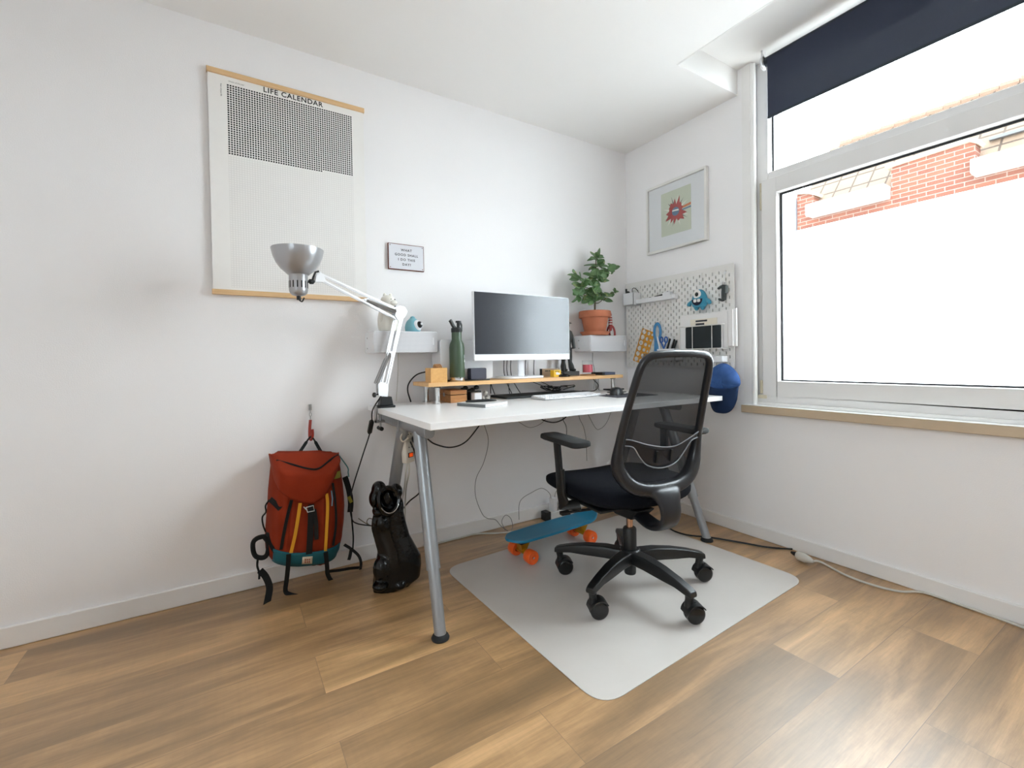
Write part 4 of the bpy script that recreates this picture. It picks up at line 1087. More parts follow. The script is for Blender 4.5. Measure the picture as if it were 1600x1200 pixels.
cable([uy(642, 628, -.035), uy(637, 610, -.04), uy(640, 597, -.03), uy(652, 585, -.03), uy(670, 580, -.04)], .0036, CABLEB, 'black cable bulging around the left end of the riser')
cable([(-1.18, -.10, RZ + .055), (-1.15, -.06, RZ + .057), (-1.12, -.035, RZ + .054), (-1.10, -.032, RZ + .01), (-1.10, -.034, DZ + .02)], .0026, CABLEB, 'black plug cable behind the monitor on the white case')

# ================================================================== POTTED PLANT
TERRA = M('terracotta', (176, 104, 72), .75, var=.12, scale=14, bump=.15, bscale=120)
pl = thing('potted_plant', 'leafy green plant in a terracotta pot on the right wall speaker', 'plant', (-.389, -.100, 1.089))
build(G().lathe([(0, .020), (.066, .020), (.082, .108), (.094, .108), (.098, .112), (.098, .146), (.094, .149), (.088, .146), (.086, .130), (0, .128)], n=48), 'pot', TERRA, pl, world=False, angle=40)
build(G().lathe([(0, 0), (.078, 0), (.090, .016), (.092, .022), (.086, .022), (.080, .010), (0, .008)], n=48), 'saucer', TERRA, pl, world=False, angle=40)
build(G().cyl((0, 0, .126), (0, 0, .134), .084, n=40), 'soil', M('dark_soil', (62, 48, 38), .95, var=.3, scale=80, bump=.8, bscale=60), pl, world=False)
stem = G(); STEM = M('woody_stem', (92, 82, 62), .8, var=.1, scale=40)
def px_l(px, py, y=-.10):
    p = uy(px, py, y); return p - V(-.389, -.100, 1.089)
trunk = spline([V(0, 0, .13), px_l(930, 462), px_l(930, 440), px_l(931, 415), px_l(931, 402)], 6)
stem.tube(trunk, [.0055 - .003 * i / (len(trunk) - 1) for i in range(len(trunk))], 8)
nodes = [((930, 474), (912, 460), -.13), ((930, 474), (940, 470), -.07), ((930, 440), (902, 432), -.08), ((931, 432), (957, 421), -.12), ((931, 462), (960, 457), -.10),
         ((930, 450), (907, 447), -.14), ((931, 420), (948, 424), -.15), ((940, 468), (947, 466), -.16), ((930, 462), (912, 455), -.06)]
tips = [(px_l(931, 403), 1.0, 9, .052), (px_l(934, 415), 1.0, 7, .070), (px_l(930, 434, -.12), 1.0, 8, .074)]
for (a, b_, y) in nodes:
    A, B = px_l(*a), px_l(b_[0], b_[1], y)
    stem.tube(spline([A, A.lerp(B, .5) + V(0, 0, -.006), B], 4), .0024, 6)
sz = [(px_l(904, 462, -.13), .050), (px_l(942, 468, -.07), .046), (px_l(898, 430, -.08), .036), (px_l(958, 420, -.12), .036), (px_l(959, 456, -.10), .032), (px_l(908, 448, -.14), .046), (px_l(950, 424, -.15), .046), (px_l(940, 460, -.14), .050), (px_l(914, 452, -.06), .050), (px_l(907, 436, -.13), .046), (px_l(922, 462, -.13), .056), (px_l(928, 470, -.15), .046), (px_l(936, 440, -.15), .052), (px_l(926, 448, -.15), .050), (px_l(936, 424, -.13), .056)]
build(stem, 'stem', STEM, pl, world=False)
lf = G(); rp = random.Random(11)
def leaf(p, d, up, ln, wd):
    d = d.normalized(); sd = d.cross(up)
    if sd.length < .1: sd = d.orthogonal()
    sd.normalize(); nn = sd.cross(d)
    def fn(u_, v_):
        t = u_; prof = (math.sin(math.pi * min(1, t ** .72)) ** .75) if 0 < t < 1 else 0
        x = (v_ * 2 - 1); w_ = wd * (.05 + .95 * prof) if t < .98 else 0
        if t < .12: w_ = max(wd * .06, w_ * t / .12)
        return p + d * (ln * t) + sd * (x * w_) + nn * (.18 * wd * x * x - .10 * ln * t * t)
    lf.grid(fn, 8, 4)
for (p, _, n_, ln) in tips:
    for i in range(n_):
        a = 2 * math.pi * i / n_ + rp.uniform(-.4, .4); e = rp.uniform(-.25, .9)
        d = V(math.cos(a) * math.cos(e), math.sin(a) * math.cos(e), math.sin(e))
        l_ = ln * rp.uniform(.75, 1.15); leaf(p + d * .006, d, V(rp.uniform(-.2, .2), -.6, .7), l_, l_ * rp.uniform(.30, .42))
for (p, ln) in sz:
    for i in range(6):
        a = 2 * math.pi * i / 6 + rp.uniform(-.5, .5); e = rp.uniform(-.9, .9)
        d = V(math.cos(a) * math.cos(e), math.sin(a) * math.cos(e) * .8, math.sin(e))
        l_ = ln * 1.28 * rp.uniform(.7, 1.15); leaf(p + d * .004, d, V(rp.uniform(-.3, .3), -.9, .5), l_, l_ * rp.uniform(.30, .43))
LF = NT('plant_leaf')
_n1 = LF.noise(LF.tc.outputs['Object'], 9, 2); _n2 = LF.noise(LF.tc.outputs['Object'], 22, 2)
LF.l(LF.mix(LF.ramp(_n2, [(.60, (0, 0, 0, 1)), (.72, (1, 1, 1, 1))]), LF.mix(_n1, rgb((44, 84, 42)), rgb((118, 150, 100))), rgb((168, 170, 110))), LF.p.inputs['Base Color'])
LF.p.inputs['Roughness'].default_value = .35
build(lf, 'foliage', LF.m, pl, world=False, solid=.0014, angle=80)

rk = thing('toy_rocket', 'small red finned toy rocket with white bands beside the plant pot', 'toy', (-.262, -.105, 1.088))
RKR = M('rocket_red', (150, 34, 34), .35); RKW = M('rocket_white', (226, 222, 216), .4)
build(G().lathe([(0, .030), (.008, .032), (.0125, .060), (.013, .090), (.0105, .120), (.006, .145), (.0, .160)], n=24), 'rocket_body', RKR, rk, world=False, angle=60)
for z in (.070, .086, .102, .118):
    r = .0135 if z < .1 else .0122 if z < .11 else .0110
    build(G().lathe([(r * .9, z), (r, z + .001), (r * .985, z + .0065), (r * .88, z + .0075)], n=24), 'white_band', RKW, rk, world=False)
for k in range(3):
    a = math.radians(95 + 120 * k); c, s_ = math.cos(a), math.sin(a)
    g = G().sweep(spline([V(c * .010, s_ * .010, .062), V(c * .020, s_ * .020, .050), V(c * .027, s_ * .027, .026), V(c * .028, s_ * .028, .002)], 5), .0065, .0045, V(-s_, c, 0), n=12)
    g.ell((c * .028, s_ * .028, .006), (.008, .008, .006), 12, 8)
    build(g, 'fin', RKR, rk, world=False, angle=60)

# ================================================================== PEGBOARD AND WHAT HANGS ON IT
pb = thing('pegboard', 'white slotted pegboard on the window wall below the framed print', 'pegboard', (-.012, -.40, .885))
PY1, PY0, PZ0_, PZ1_ = -.018, -.790, .884, 1.444
xf, xb_ = -.030, -.025
g = G()
ncol, pitch = 37, .020
m0 = (PY1 - PY0 - ncol * pitch) / 2
for side in (0, 1):
    pass
def q(y0, y1, z0, z1, x=xf): g.add([V(x, y0, z0), V(x, y1, z0), V(x, y1, z1), V(x, y0, z1)], [(0, 1, 2, 3)])
q(PY1 - m0, PY1, PZ0_, PZ1_); q(PY0, PY0 + m0, PZ0_, PZ1_)
for c in range(ncol):
    ya = PY1 - m0 - (c + 1) * pitch; yb2 = ya + pitch; ym = (ya + yb2) / 2; hw_, hh_ = .0029, .0080
    zs = [PZ0_ + .020 + (.020 if c % 2 else 0) + r_ * .040 for r_ in range(13)]
    prev = PZ0_
    for zc in zs:
        q(ya, yb2, prev, zc - hh_); q(ya, ym - hw_, zc - hh_, zc + hh_); q(ym + hw_, yb2, zc - hh_, zc + hh_); prev = zc + hh_
        a = [V(xf, ym - hw_, zc - hh_), V(xf, ym + hw_, zc - hh_), V(xf, ym + hw_, zc + hh_), V(xf, ym - hw_, zc + hh_)]
        b_ = [p + V(.020, 0, 0) for p in a]
        g.add(a + b_, [(i, i + 4, (i + 1) % 4 + 4, (i + 1) % 4) for i in range(4)])
    q(ya, yb2, prev, PZ1_)
g.add([V(xf, PY0, PZ0_), V(xf, PY1, PZ0_), V(xf, PY1, PZ1_), V(xf, PY0, PZ1_), V(xb_, PY0, PZ0_), V(xb_, PY1, PZ0_), V(xb_, PY1, PZ1_), V(xb_, PY0, PZ1_)], [(0, 4, 5, 1), (1, 5, 6, 2), (2, 6, 7, 3), (3, 7, 4, 0)])
build(g, 'panel', WHITEM, pb, smooth=False)
for y in (PY0 + .05, PY1 - .05):
    for z in (PZ0_ + .045, PZ1_ - .045):
        build(G().cyl((xf - .002, y, z), (xf, y, z), .007, n=16), 'mounting_cap', WHITEP, pb)
        build(G().cyl((xb_, y, z), (-.0015, y, z), .008, n=12), 'spacer', WHITEP, pb)

# white storage cup with cables
cu_ = thing('pegboard_cup', 'square white cup at the top left of the pegboard', 'holder', (-.06, -.08, 1.285))
cp0 = ux(974, 479, -.10); cp1 = ux(990, 479, -.10)
g = G()
xa, xb2, ya, yb2, za, zb = -.103, -.032, cp1.y, cp0.y, 1.288, 1.368
for b_ in ((xa, xb2, ya, ya + .003, za, zb), (xa, xb2, yb2 - .003, yb2, za, zb), (xa, xa + .003, ya, yb2, za, zb), (xb2 - .003, xb2, ya, yb2, za, zb), (xa, xb2, ya, yb2, za, za + .003)): g.box(*b_)
build(g, 'cup', WHITEP, cu_)
tag(build(G().ell((-.085, (ya + yb2) / 2 + .018, 1.372), (.012, .016, .012)).cyl((-.085, (ya + yb2) / 2 + .03, 1.365), (-.085, (ya + yb2) / 2 + .032, 1.400), .006, n=10).cyl((-.085, (ya + yb2) / 2 + .03, 1.30), (-.085, (ya + yb2) / 2 + .018, 1.37), .008, n=10), 'gadget_head', BLACKP, loc=(-.085, (ya + yb2) / 2, 1.37)), 'black gadget sticking out of the white pegboard cup', 'gadget')
pc = [ux(988, 458, -.05), ux(988, 452, -.05), ux(991, 450, -.05), ux(996, 454, -.05), ux(998, 459, -.05)]
cable(pc, .002, CABLEB, 'black cable loop rising from the white pegboard cup')
sh_ = thing('pegboard_shelf', 'long narrow white ledge across the upper pegboard', 'shelf', (-.05, -.26, 1.30))
yA, yB = ux(992, 470, -.075).y, ux(1052, 460, -.075).y
zS = ux(1020, 468, -.075).z
build(G().box(-.075, -.031, yB, yA, zS - .010, zS - .006), 'ledge', WHITEP, sh_)
build(G().sweep([(-.031, yA, zS + .002), (-.060, yA, zS + .002), (-.074, yA - .012, zS + .002), (-.075, yA - .03, zS + .002), (-.075, yB + .03, zS + .002), (-.074, yB + .012, zS + .002), (-.060, yB, zS + .002), (-.031, yB, zS + .002)], .0015, .013, (0, 0, 1)), 'front_rail', WHITEP, sh_)
tag(build(G().box(-.066, -.040, -.408, -.350, zS - .006, zS + .034).cyl((-.05, -.372, zS + .034), (-.05, -.372, zS + .042), .004, n=8).cyl((-.05, -.386, zS + .034), (-.05, -.386, zS + .042), .004, n=8), 'plug_adapter', WHITEP, loc=(-.05, -.38, zS), bevel=.002), 'white plug adapter standing on the pegboard ledge', 'adapter')
tag(build(G().sweep([(-.052, -.345, zS + .016), (-.052, -.285, zS + .012)], [.011, .010], [.012, .011], (0, 0, 1), n=12, pw=4).cyl((-.052, -.285, zS + .012), (-.052, -.272, zS + .010), .005, n=8), 'black_plug', BLACKP, loc=(-.05, -.31, zS), bevel=.001), 'black plug lying on the white pegboard ledge', 'plug')
cable([(-.052, -.272, zS + .010), (-.052, -.24, zS + .020), (-.050, -.21, zS + .006), (-.050, -.14, zS - .001), (-.05, -.11, zS + .004)], .0018, CABLEB, 'thin black cable lying along the pegboard ledge')
def hook(px, py0, py1, label):
    a, b_ = ux(px, py0, -.034), ux(px, py1, -.034)
    return tag(build(G().tube([a + V(.006, 0, 0), a, b_, b_ + V(-.012, 0, -.004), b_ + V(-.022, 0, .004), b_ + V(-.024, 0, .012)], .0016, 7), 'peg_hook', STEEL if 'grey' in label else WHITEM, loc=a), label, 'hook')
hook(1068, 433, 445, 'empty white wire hook on the pegboard left of the blue plush')
hook(1096.5, 427, 444, 'white wire hook above the blue plush monster')
hook(1133, 425, 442, 'white wire hook holding the black hand clamp')
# plush
pm_ = thing('plush_toy', 'blue one-eyed plush monster with two teeth hanging on the pegboard', 'plush toy', ux(1092, 486, -.055))
PLB = M('blue_plush_felt', (58, 138, 164), .95, var=.08, scale=120, bump=.4, bscale=700, sheen=.3)
pc0 = ux(1093, 466, -.055); yw = .052; base_z = ux(1092, 484, -.055).z; top_z = ux(1094, 452, -.055).z
H_ = top_z - base_z
prof = spline([(0, 0, .12), (.036, 0, .125), (.050, 0, .30), (.050, 0, .48), (.044, 0, .68), (.032, 0, .86), (.016, 0, .97), (0, 0, 1.0)], 4)
def plushf(u_, v_):
    f = v_ * (len(prof) - 1); i = min(int(f), len(prof) - 2); p = prof[i].lerp(prof[i + 1], f - i); a = 2 * math.pi * u_
    return V(pc0.x - .42 * p.x * math.cos(a), pc0.y + p.x * math.sin(a), base_z + H_ * p.z)
build(G().grid(plushf, 28, len(prof) - 1), 'body', PLB, pm_, angle=80)
for s_ in (-1, 1):
    build(G().ell((pc0.x, pc0.y + s_ * .020, base_z + .020), (.014, .015, .024), 14, 10), 'foot', PLB, pm_, angle=80)
    build(G().tube(spline([V(pc0.x, pc0.y + s_ * .044, base_z + H_ * .45), V(pc0.x - .004, pc0.y + s_ * .062, base_z + H_ * .34), V(pc0.x - .006, pc0.y + s_ * .066, base_z + H_ * .22)], 4), [.011] * 4 + [.012] * 4 + [.009], 12), 'arm', PLB, pm_, angle=80)
xe = pc0.x - .020
build(G().ell((xe + .004, pc0.y + .004, base_z + H_ * .74), (.006, .025, .027), 24, 12), 'eye_white', M('white_felt', (232, 230, 226), .9), pm_, angle=80)
build(G().ell((xe - .0015, pc0.y + .003, base_z + H_ * .745), (.003, .011, .012), 18, 10), 'pupil', BLACKG, pm_, angle=80)
mo_ = [(pc0.y + .002 + .033 * math.cos(a), base_z + H_ * .50 + (.034 * math.sin(a) if math.sin(a) < 0 else .002)) for a in [math.pi + math.pi * i / 14 for i in range(15)]]
build(G().prism(mo_, lambda a, b_, s__: V(xe + .001 - s__ , a, b_), .0025), 'mouth', M('dark_navy_felt', (28, 26, 46), .9), pm_)
for s_ in (-1, 1):
    build(G().prism(rrect(.019, .018, .006, 4, pc0.y + .002 + s_ * .012, base_z + H_ * .50 - .007), lambda a, b_, s__: V(xe - .0015 - s__, a, b_), .0016), 'tooth', M('white_felt', (232, 230, 226), .9), pm_)
# hand clamp
hcl = thing('hand_clamp', 'small black hand clamp hanging at the upper right of the pegboard', 'clamp', ux(1132, 455, -.045))
def P_(px, py, x=-.042): return ux(px, py, x)
DGR = M('dark_grey_nylon', (54, 62, 62), .5)
build(G().sweep([P_(1132, 445), P_(1131, 456), P_(1131, 469)], [.012, .013, .012], [.008, .008, .008], (1, 0, 0), n=8, pw=4), 'body', DGR, hcl, bevel=.001)
build(G().sweep(spline([P_(1130, 447), P_(1125, 449), P_(1122, 451.5)], 4), [.009] * 4 + [.006] * 4 + [.004], .006, (1, 0, 0), n=8, pw=4), 'upper_jaw', DGR, hcl)
build(G().sweep(spline([P_(1131, 468), P_(1127, 469), P_(1123, 467)], 4), [.008] * 4 + [.006] * 4 + [.004], .006, (1, 0, 0), n=8, pw=4), 'lower_jaw', DGR, hcl)
build(G().sweep([P_(1135.5, 446), P_(1135.5, 458)], .006, .007, (1, 0, 0), n=8, pw=4), 'screw_block', M('mid_grey_nylon', (112, 120, 120), .5), hcl)
build(G().cyl(P_(1132.5, 441), P_(1132.5, 446), .0035, n=10), 'clamp_pin', STEEL, hcl)
# letter holder with papers
lh = thing('letter_holder', 'white wire letter holder hanging on the right half of the pegboard', 'letter holder', (-.05, -.64, .99))
La, Lb = ux(1062, 547, -.095), ux(1128, 546, -.095)
g = G()
def wire(pts, r=.0021): g.tube(pts, r, 7)
for px_ in (1081.5, 1112):
    t_, b2 = ux(px_, 510 if px_ < 1090 else 508, -.095), ux(px_, 545, -.095)
    wire([V(-.034, t_.y, 1.215), V(-.034, t_.y, 1.135), V(-.060, t_.y, 1.128)]) if False else None
    wire([V(-.095, t_.y, 1.120), V(-.095, t_.y, .993), V(-.034, t_.y, .990)])
z0_ = .990
for z in (1.150, .990):
    x_ = -.097
    wire([V(-.034, La.y, z), V(x_ if z < 1.1 else -.034, La.y, z), V(x_ if z < 1.1 else -.034, Lb.y, z), V(-.034, Lb.y, z)])
wire([V(-.095, La.y + .0, 1.120), V(-.095, Lb.y, 1.120)])
wire([V(-.034, La.y, 1.120), V(-.095, La.y, 1.120), V(-.095, La.y, .990)]); wire([V(-.034, Lb.y, 1.120), V(-.095, Lb.y, 1.120), V(-.095, Lb.y, .990)])
build(g, 'wire_frame', WHITEM, lh)
PAP = M('paper_sheets', (228, 226, 224), .8, var=.02, scale=4)
def sheet(px0, py0, px1, py1, x, name_, label, cat, mat, th=.002, group=None, skew=0.0):
    a = ux(px0, py0, x); b_ = ux(px1, py0, x); zt = (a.z + b_.z) / 2; zb_ = max(.994, ux(px0, py1, x).z)
    zt += 0
    return tag(build(G().prism([(b_.y, zb_), (a.y, zb_), (a.y, zt + skew), (b_.y, zt - skew)], lambda p, q_, s__: V(x - s__, p, q_), th), name_, mat, loc=(x, (a.y + b_.y) / 2, zb_)), label, cat, group)
sheet(1141, 482, 1152, 541, -.045, 'paper_stack', 'thick bundle of white papers sticking out right of the letter holder', 'papers', PAP, .010)
sheet(1128, 484, 1146, 541, -.057, 'paper_stack', 'second bundle of white papers beside the thick one on the pegboard', 'papers', PAP, .008)
sheet(1064, 490, 1137, 545, -.068, 'printed_form', 'large white printed form in the letter holder behind the black pouch', 'papers', PAP, .002)
fa = ux(1087, 493.5, -.0712); fb_ = ux(1105, 491.5, -.0712)
fm = thing('label_sheet', 'white sheet with two black printed bars above the black pouch', 'papers', (-.0712, (fa.y + fb_.y) / 2, 1.12))
build(G().box(-.0722, -.0708, fb_.y - .06, fa.y + .035, 1.0, 1.158), 'sheet', M('paper_cream', (226, 218, 202), .8), fm)
build(G().box(-.0728, -.0722, fb_.y, fa.y, 1.142, 1.152), 'printed_bar', M('print_dark', (62, 64, 66)), fm); build(G().box(-.0728, -.0722, fb_.y + .018, fa.y, 1.123, 1.135), 'printed_bar', M('print_dark', (62, 64, 66)), fm)
pa, pb2 = ux(1072, 546, -.085), ux(1126.5, 508, -.085)
tag(build(G().prism(rrect(pa.y - pb2.y, 1.116 - .994, .008, 5, (pa.y + pb2.y) / 2, (1.116 + .994) / 2), lambda a, b_, s__: V(-.078 - s__, a, b_), .012), 'tablet_pouch', M('dark_green_black_pouch', (30, 38, 40), .8, var=.05), loc=(-.08, (pa.y + pb2.y) / 2, .99), bevel=.002, angle=50), 'black rectangular pouch held in the white letter holder', 'pouch')
# orange stencil
rl = ux(1023, 520, -.033), ux(1004, 512.5, -.033), ux(989, 563, -.033), ux(1008, 571, -.033)

k = NT('orange_stencil_plastic')
k.l(k.mix(k.noise(k.tc.outputs['Object'], 10), rgb((206, 142, 44)), rgb((214, 152, 54))), k.p.inputs['Base Color']); k.p.inputs['Roughness'].default_value = .3
import bmesh
def stencil():
    """plate with round holes, each hole a ring of faces inside its own cell"""
    g = G(); c0, c1, c2, c3 = rl[1], rl[0], rl[3], rl[2]     # top-left, top-right, bottom-right, bottom-left
    nx, nz_ = 3, 6; sizes = [[.42, .36, .30], [.42, .36, .30], [.42, .36, .30], [.42, .36, .30], [.40, .34, .26], [.40, .36, .24]]
    wx = [0, .42, .74, 1.0]
    def P(u_, v_): return (c0.lerp(c1, u_)).lerp(c3.lerp(c2, u_), v_)
    for i in range(nx):
        for j in range(nz_):
            u0, u1, v0, v1 = wx[i], wx[i + 1], j / nz_, (j + 1) / nz_
            uc, vc = (u0 + u1) / 2, (v0 + v1) / 2
            W_ = (c1 - c0).length * (u1 - u0); H2 = (c3 - c0).length * (v1 - v0); r = min(W_, H2) * sizes[j][i] * 1.05
            n = 16; outer = []; inner = []
            for q_ in range(n):
                a = 2 * math.pi * q_ / n + math.pi / n * 0; ca, sa = math.cos(a), math.sin(a); m = max(abs(ca), abs(sa))
                outer.append(P(uc + (u1 - u0) / 2 * ca / m, vc + (v1 - v0) / 2 * sa / m))
                inner.append(P(uc + r / W_ * (u1 - u0) * ca, vc + r / H2 * (v1 - v0) * sa))
            g.add(outer + inner, [(q_, (q_ + 1) % n, (q_ + 1) % n + n, q_ + n) for q_ in range(n)])
    return g
tag(build(stencil(), 'stencil_template', k.m, loc=rl[2], solid=.002), 'orange circle stencil leaning on the lower left of the pegboard', 'stencil')
# pen cup with scissors and pens
pcp = thing('pegboard_cup', 'low white cup of scissors and pens on the lower pegboard', 'holder', (-.07, -.35, .94))
y1_, y0_ = ux(1027, 545, -.10).y, ux(1055, 545, -.10).y
g = G(); za, zb = .925, .997; xa, xb2 = -.102, -.032
for b_ in ((xa, xb2, y0_, y0_ + .003, za, zb), (xa, xb2, y1_ - .003, y1_, za, zb), (xa, xa + .003, y0_, y1_, za, zb), (xb2 - .003, xb2, y0_, y1_, za, zb), (xa, xb2, y0_, y1_, za, za + .003)): g.box(*b_)
build(g, 'cup', WHITEP, pcp)
def stick(px0, py0, px1, py1, x, r, mat, label, cat='pen', name='pen', grp=None):
    a, b_ = ux(px0, py0, x), ux(px1, py1, x); d = (a - b_)
    b_ = b_ - d.normalized() * .03
    return tag(build(G().tube([b_, a - d * .05, a], [r, r, r * .6], 10), name, mat, loc=b_), label, cat, grp)
stick(1027, 526, 1031, 544, -.085, .0055, WHITEP, 'white pen at the left of the pegboard pen cup')
stick(1051, 529, 1046, 544, -.060, .0055, WHITEP, 'white marker leaning between the black pens')
stick(1047, 529, 1043, 544, -.080, .0060, BLACKP, 'black marker in the middle of the pegboard pen cup')
stick(1054, 530, 1050, 544, -.085, .0060, BLACKP, 'black pen leaning right in the pegboard pen cup')
stick(1057, 532, 1053, 545, -.060, .0060, DGR, 'dark grey pen at the right end of the pegboard pen cup')
BLH = M('blue_scissor_handle', (36, 92, 170), .35)
def scissors(cx_, cy_, x, w_, label, mat, h_=12):
    t = thing('scissors', label, 'scissors', ux(cx_, cy_ + 14, x)); g = G()
    for s_ in (-1, 1):
        c = ux(cx_ + s_ * w_, cy_, x); rr = .017 * h_ / 12
        g.tube([c + V(0, rr * .62 * math.cos(a), rr * math.sin(a)) for a in [2 * math.pi * i / 20 for i in range(21)]], .0042, 8)
        g.tube([c + V(0, 0, -rr), ux(cx_, cy_ + 14, x)], .0042, 8)
    build(g, 'handle', mat, t)
    e = ux(cx_, cy_ + 14, x); build(G().sweep([e, e + V(0, .004, -.03)], .006, .0012, (1, 0, 0)), 'blade', STEEL, t)
scissors(1037, 531, -.07, 3.6, 'blue-handled scissors standing in the pegboard pen cup', BLH)
LBL = M('light_blue_plastic', (70, 136, 186), .3, var=.15, scale=30)
tq = thing('tape_roll', 'light blue oval plastic handle standing behind the orange stencil', 'tool', ux(1027, 545, -.045))
g = G(); c = ux(1027, 519, -.045)
g.sweep([c + V(0, .024 * math.cos(a), .052 * math.sin(a)) for a in [2 * math.pi * i / 24 for i in range(24)]], .010, .005, (1, 0, 0), n=8, closed=True)
g.sweep([c + V(0, .006, -.03), c + V(0, .010, -.12)], .018, .004, (1, 0, 0), n=8)
build(g, 'oval_handle', LBL, tq); tq.name = 'plastic_handle'
st_ = thing('steel_clip', 'shiny steel clip at the foot of the orange stencil', 'clip', ux(1008, 558, -.06))
build(G().tube(spline([ux(1003, 560, -.06), ux(1007, 553, -.06), ux(1014, 556, -.06), ux(1012, 564, -.06), ux(1005, 566, -.06)], 5), .003, 7).tube([ux(1002, 557, -.05), ux(1016, 562, -.05)], .003, 7), 'bent_wire', CHROME, st_)
wt2 = thing('pegboard_holder', 'small white holder at the lower right of the pegboard above the cap', 'holder', (-.06, -.70, .92))
build(G().box(-.085, -.031, -.755, -.655, .915, .950), 'tray', WHITEP, wt2, bevel=.004)
# cap
cap = thing('baseball_cap', 'blue baseball cap hanging bill-down from the pegboard corner', 'cap', ux(1131, 565, -.11))
CAPM = M('blue_cotton_twill', (56, 86, 138), .9, var=.2, scale=18, bump=.5, bscale=500, spec=.2)
CAPD = M('navy_cap_bill', (18, 44, 80), .9, var=.08, scale=30, bump=.3, bscale=500)
cxp = -.115
def C_(px, py, x=cxp): return ux(px, py, x)
tp, lft, rgt, brm = C_(1131, 564), C_(1105.5, 598), C_(1157, 592), C_(1133, 613)
cc = (lft + rgt) / 2; cw = abs(lft.y - rgt.y) / 2
def capf(u_, v_):
    a = math.pi * 2 * u_; ph = math.pi / 2 * v_
    yy = cw * math.cos(a) * math.cos(ph) ** .9; zz = math.sin(a)
    z = (.100 if zz > 0 else .040) * zz * math.cos(ph) ** .9; yy *= (1 - .22 * max(0, zz) ** 2)
    dent = .022 * math.exp(-((yy + .012) ** 2 + (z + .004) ** 2) / .0009)
    fold = .004 * math.sin(6 * a) * math.sin(2 * ph)
    return V(cc.x - .055 * math.sin(ph) + dent * math.sin(ph) + fold, cc.y + yy, cc.z - .008 + z)
build(G().grid(capf, 48, 16), 'crown', CAPM, cap, angle=80, solid=.002)
for k_ in range(6):
    a = math.pi * 2 * k_ / 6 + .4; pts = [capf((a / (2 * math.pi)) % 1, v_) + V(-.0022, 0, 0) for v_ in [i / 12 for i in range(12)]]
    build(G().tube(pts, .0011, 5), 'seam', CAPM, cap)
build(G().ell(capf(.3, .96) + V(-.003, 0, 0), (.003, .005, .005), 10, 8), 'top_button', CAPM, cap)
bot = C_(1131, 645)
def billf(u_, v_):
    yy = (u_ * 2 - 1); ww = cw * .92 * (1 - .02 * v_); edge = (1 - abs(yy) ** 3.2) ** .5 if abs(yy) < 1 else 0
    ztop = cc.z - .024 - .016 * (1 - yy * yy); zbot = ztop - (ztop - bot.z) * edge
    return V(cc.x - .012 - .028 * (1 - yy * yy) + .010 * v_, cc.y + yy * ww, ztop + (zbot - ztop) * v_)
build(G().grid(billf, 28, 10), 'bill', CAPD, cap, angle=80, solid=.003)

# ================================================================== BACKPACK ON ITS WALL HOOK
hk = thing('wall_hook', 'steel chain and red rubber-coated hook on the wall holding the backpack', 'hook', uy(485, 690, -.02))
a0, a1, a2 = uy(485, 634, -.012), uy(485, 656, -.016), uy(484, 684, -.03)
build(G().box(a0.x - .006, a0.x + .006, -.006, -.001, a0.z - .02, a0.z + .006), 'wall_plate', STEEL, hk, bevel=.001)
g = G()
for i in range(4):
    c = a0.lerp(a1, .12 + i * .25); r_ = .0065
    ax_ = V(1, 0, 0) if i % 2 == 0 else V(0, -1, 0)
    g.tube([c + ax_ * (.0042 * math.cos(q_)) + V(0, 0, .0085 * math.sin(q_)) for q_ in [2 * math.pi * j / 14 for j in range(15)]], .0014, 6)
build(g, 'chain', STEEL, hk)
HR = M('red_rubber_coating', (150, 48, 34), .5)
build(G().tube(spline([a1, uy(484, 670, -.020), uy(484, 682, -.024), uy(486, 687, -.034), uy(488.5, 680, -.045), uy(488, 671, -.048)], 5), .0062, 12), 'hook', HR, hk)
ORG = M('rust_red_nylon', (136, 46, 20), .85, var=.14, scale=9, bump=.5, bscale=500, spec=.2)
TEA = M('teal_nylon', (16, 98, 112), .7, var=.10, scale=12, bump=.4, bscale=500)
WEB = M('black_webbing', (12, 14, 14), .85, var=.08, scale=60, bump=.5, bscale=800)
YLW = M('yellow_webbing', (222, 158, 34), .75, var=.05)
OLV = M('olive_yellow_nylon', (150, 140, 50), .8, var=.08)
bp = thing('backpack', 'rust red and teal backpack with yellow straps hanging on the wall by the desk', 'backpack', uy(485, 900, -.12))
FY = -.205
rows = [(716, 441, 530, .090), (724, 428, 541, .12), (740, 428, 543, .145), (760, 426, 546, .158), (780, 424, 548, .170), (800, 423, 549, .176), (825, 421, 548, .178), (850, 419, 545, .174), (868, 418.5, 541, .164), (884, 420, 535, .145), (894, 427, 527, .110)]
def rowat(py):
    for r0, r1 in zip(rows, rows[1:]):
        if py <= r1[0]:
            t = max(0, (py - r0[0]) / (r1[0] - r0[0])); return tuple(x + (y - x) * t for x, y in zip(r0, r1))
    return rows[-1]
def bsurf(px, py, off=0.0):
    _, xl, xr, dp = rowat(py)
    s_ = (px - (xl + xr) / 2) / ((xr - xl) / 2); s_ = max(-.999, min(.999, s_))
    p = uy(px, py, FY); y = -.028 - dp * (1 - abs(s_) ** 3.0) ** .42
    return V(p.x, y - off, p.z)
def bodyf(u_, v_):
    py = rows[0][0] + (rows[-1][0] - rows[0][0]) * v_; _, xl, xr, dp = rowat(py)
    a = math.pi * (1 - u_); c_, s_ = math.cos(a), math.sin(a)
    s2 = math.copysign(abs(c_) ** .7, c_)
    px = (xl + xr) / 2 + (xr - xl) / 2 * s2
    p = bsurf(px, py); p.y = -.028 - dp * max(0, 1 - abs(s2) ** 3.0) ** .42
    return p + V(0, -.004 * math.sin(px * .55) * s_ - .003 * math.sin(py * .21 + px * .1) * s_, 0)
g = G().grid(bodyf, 48, 40)
nv = 40
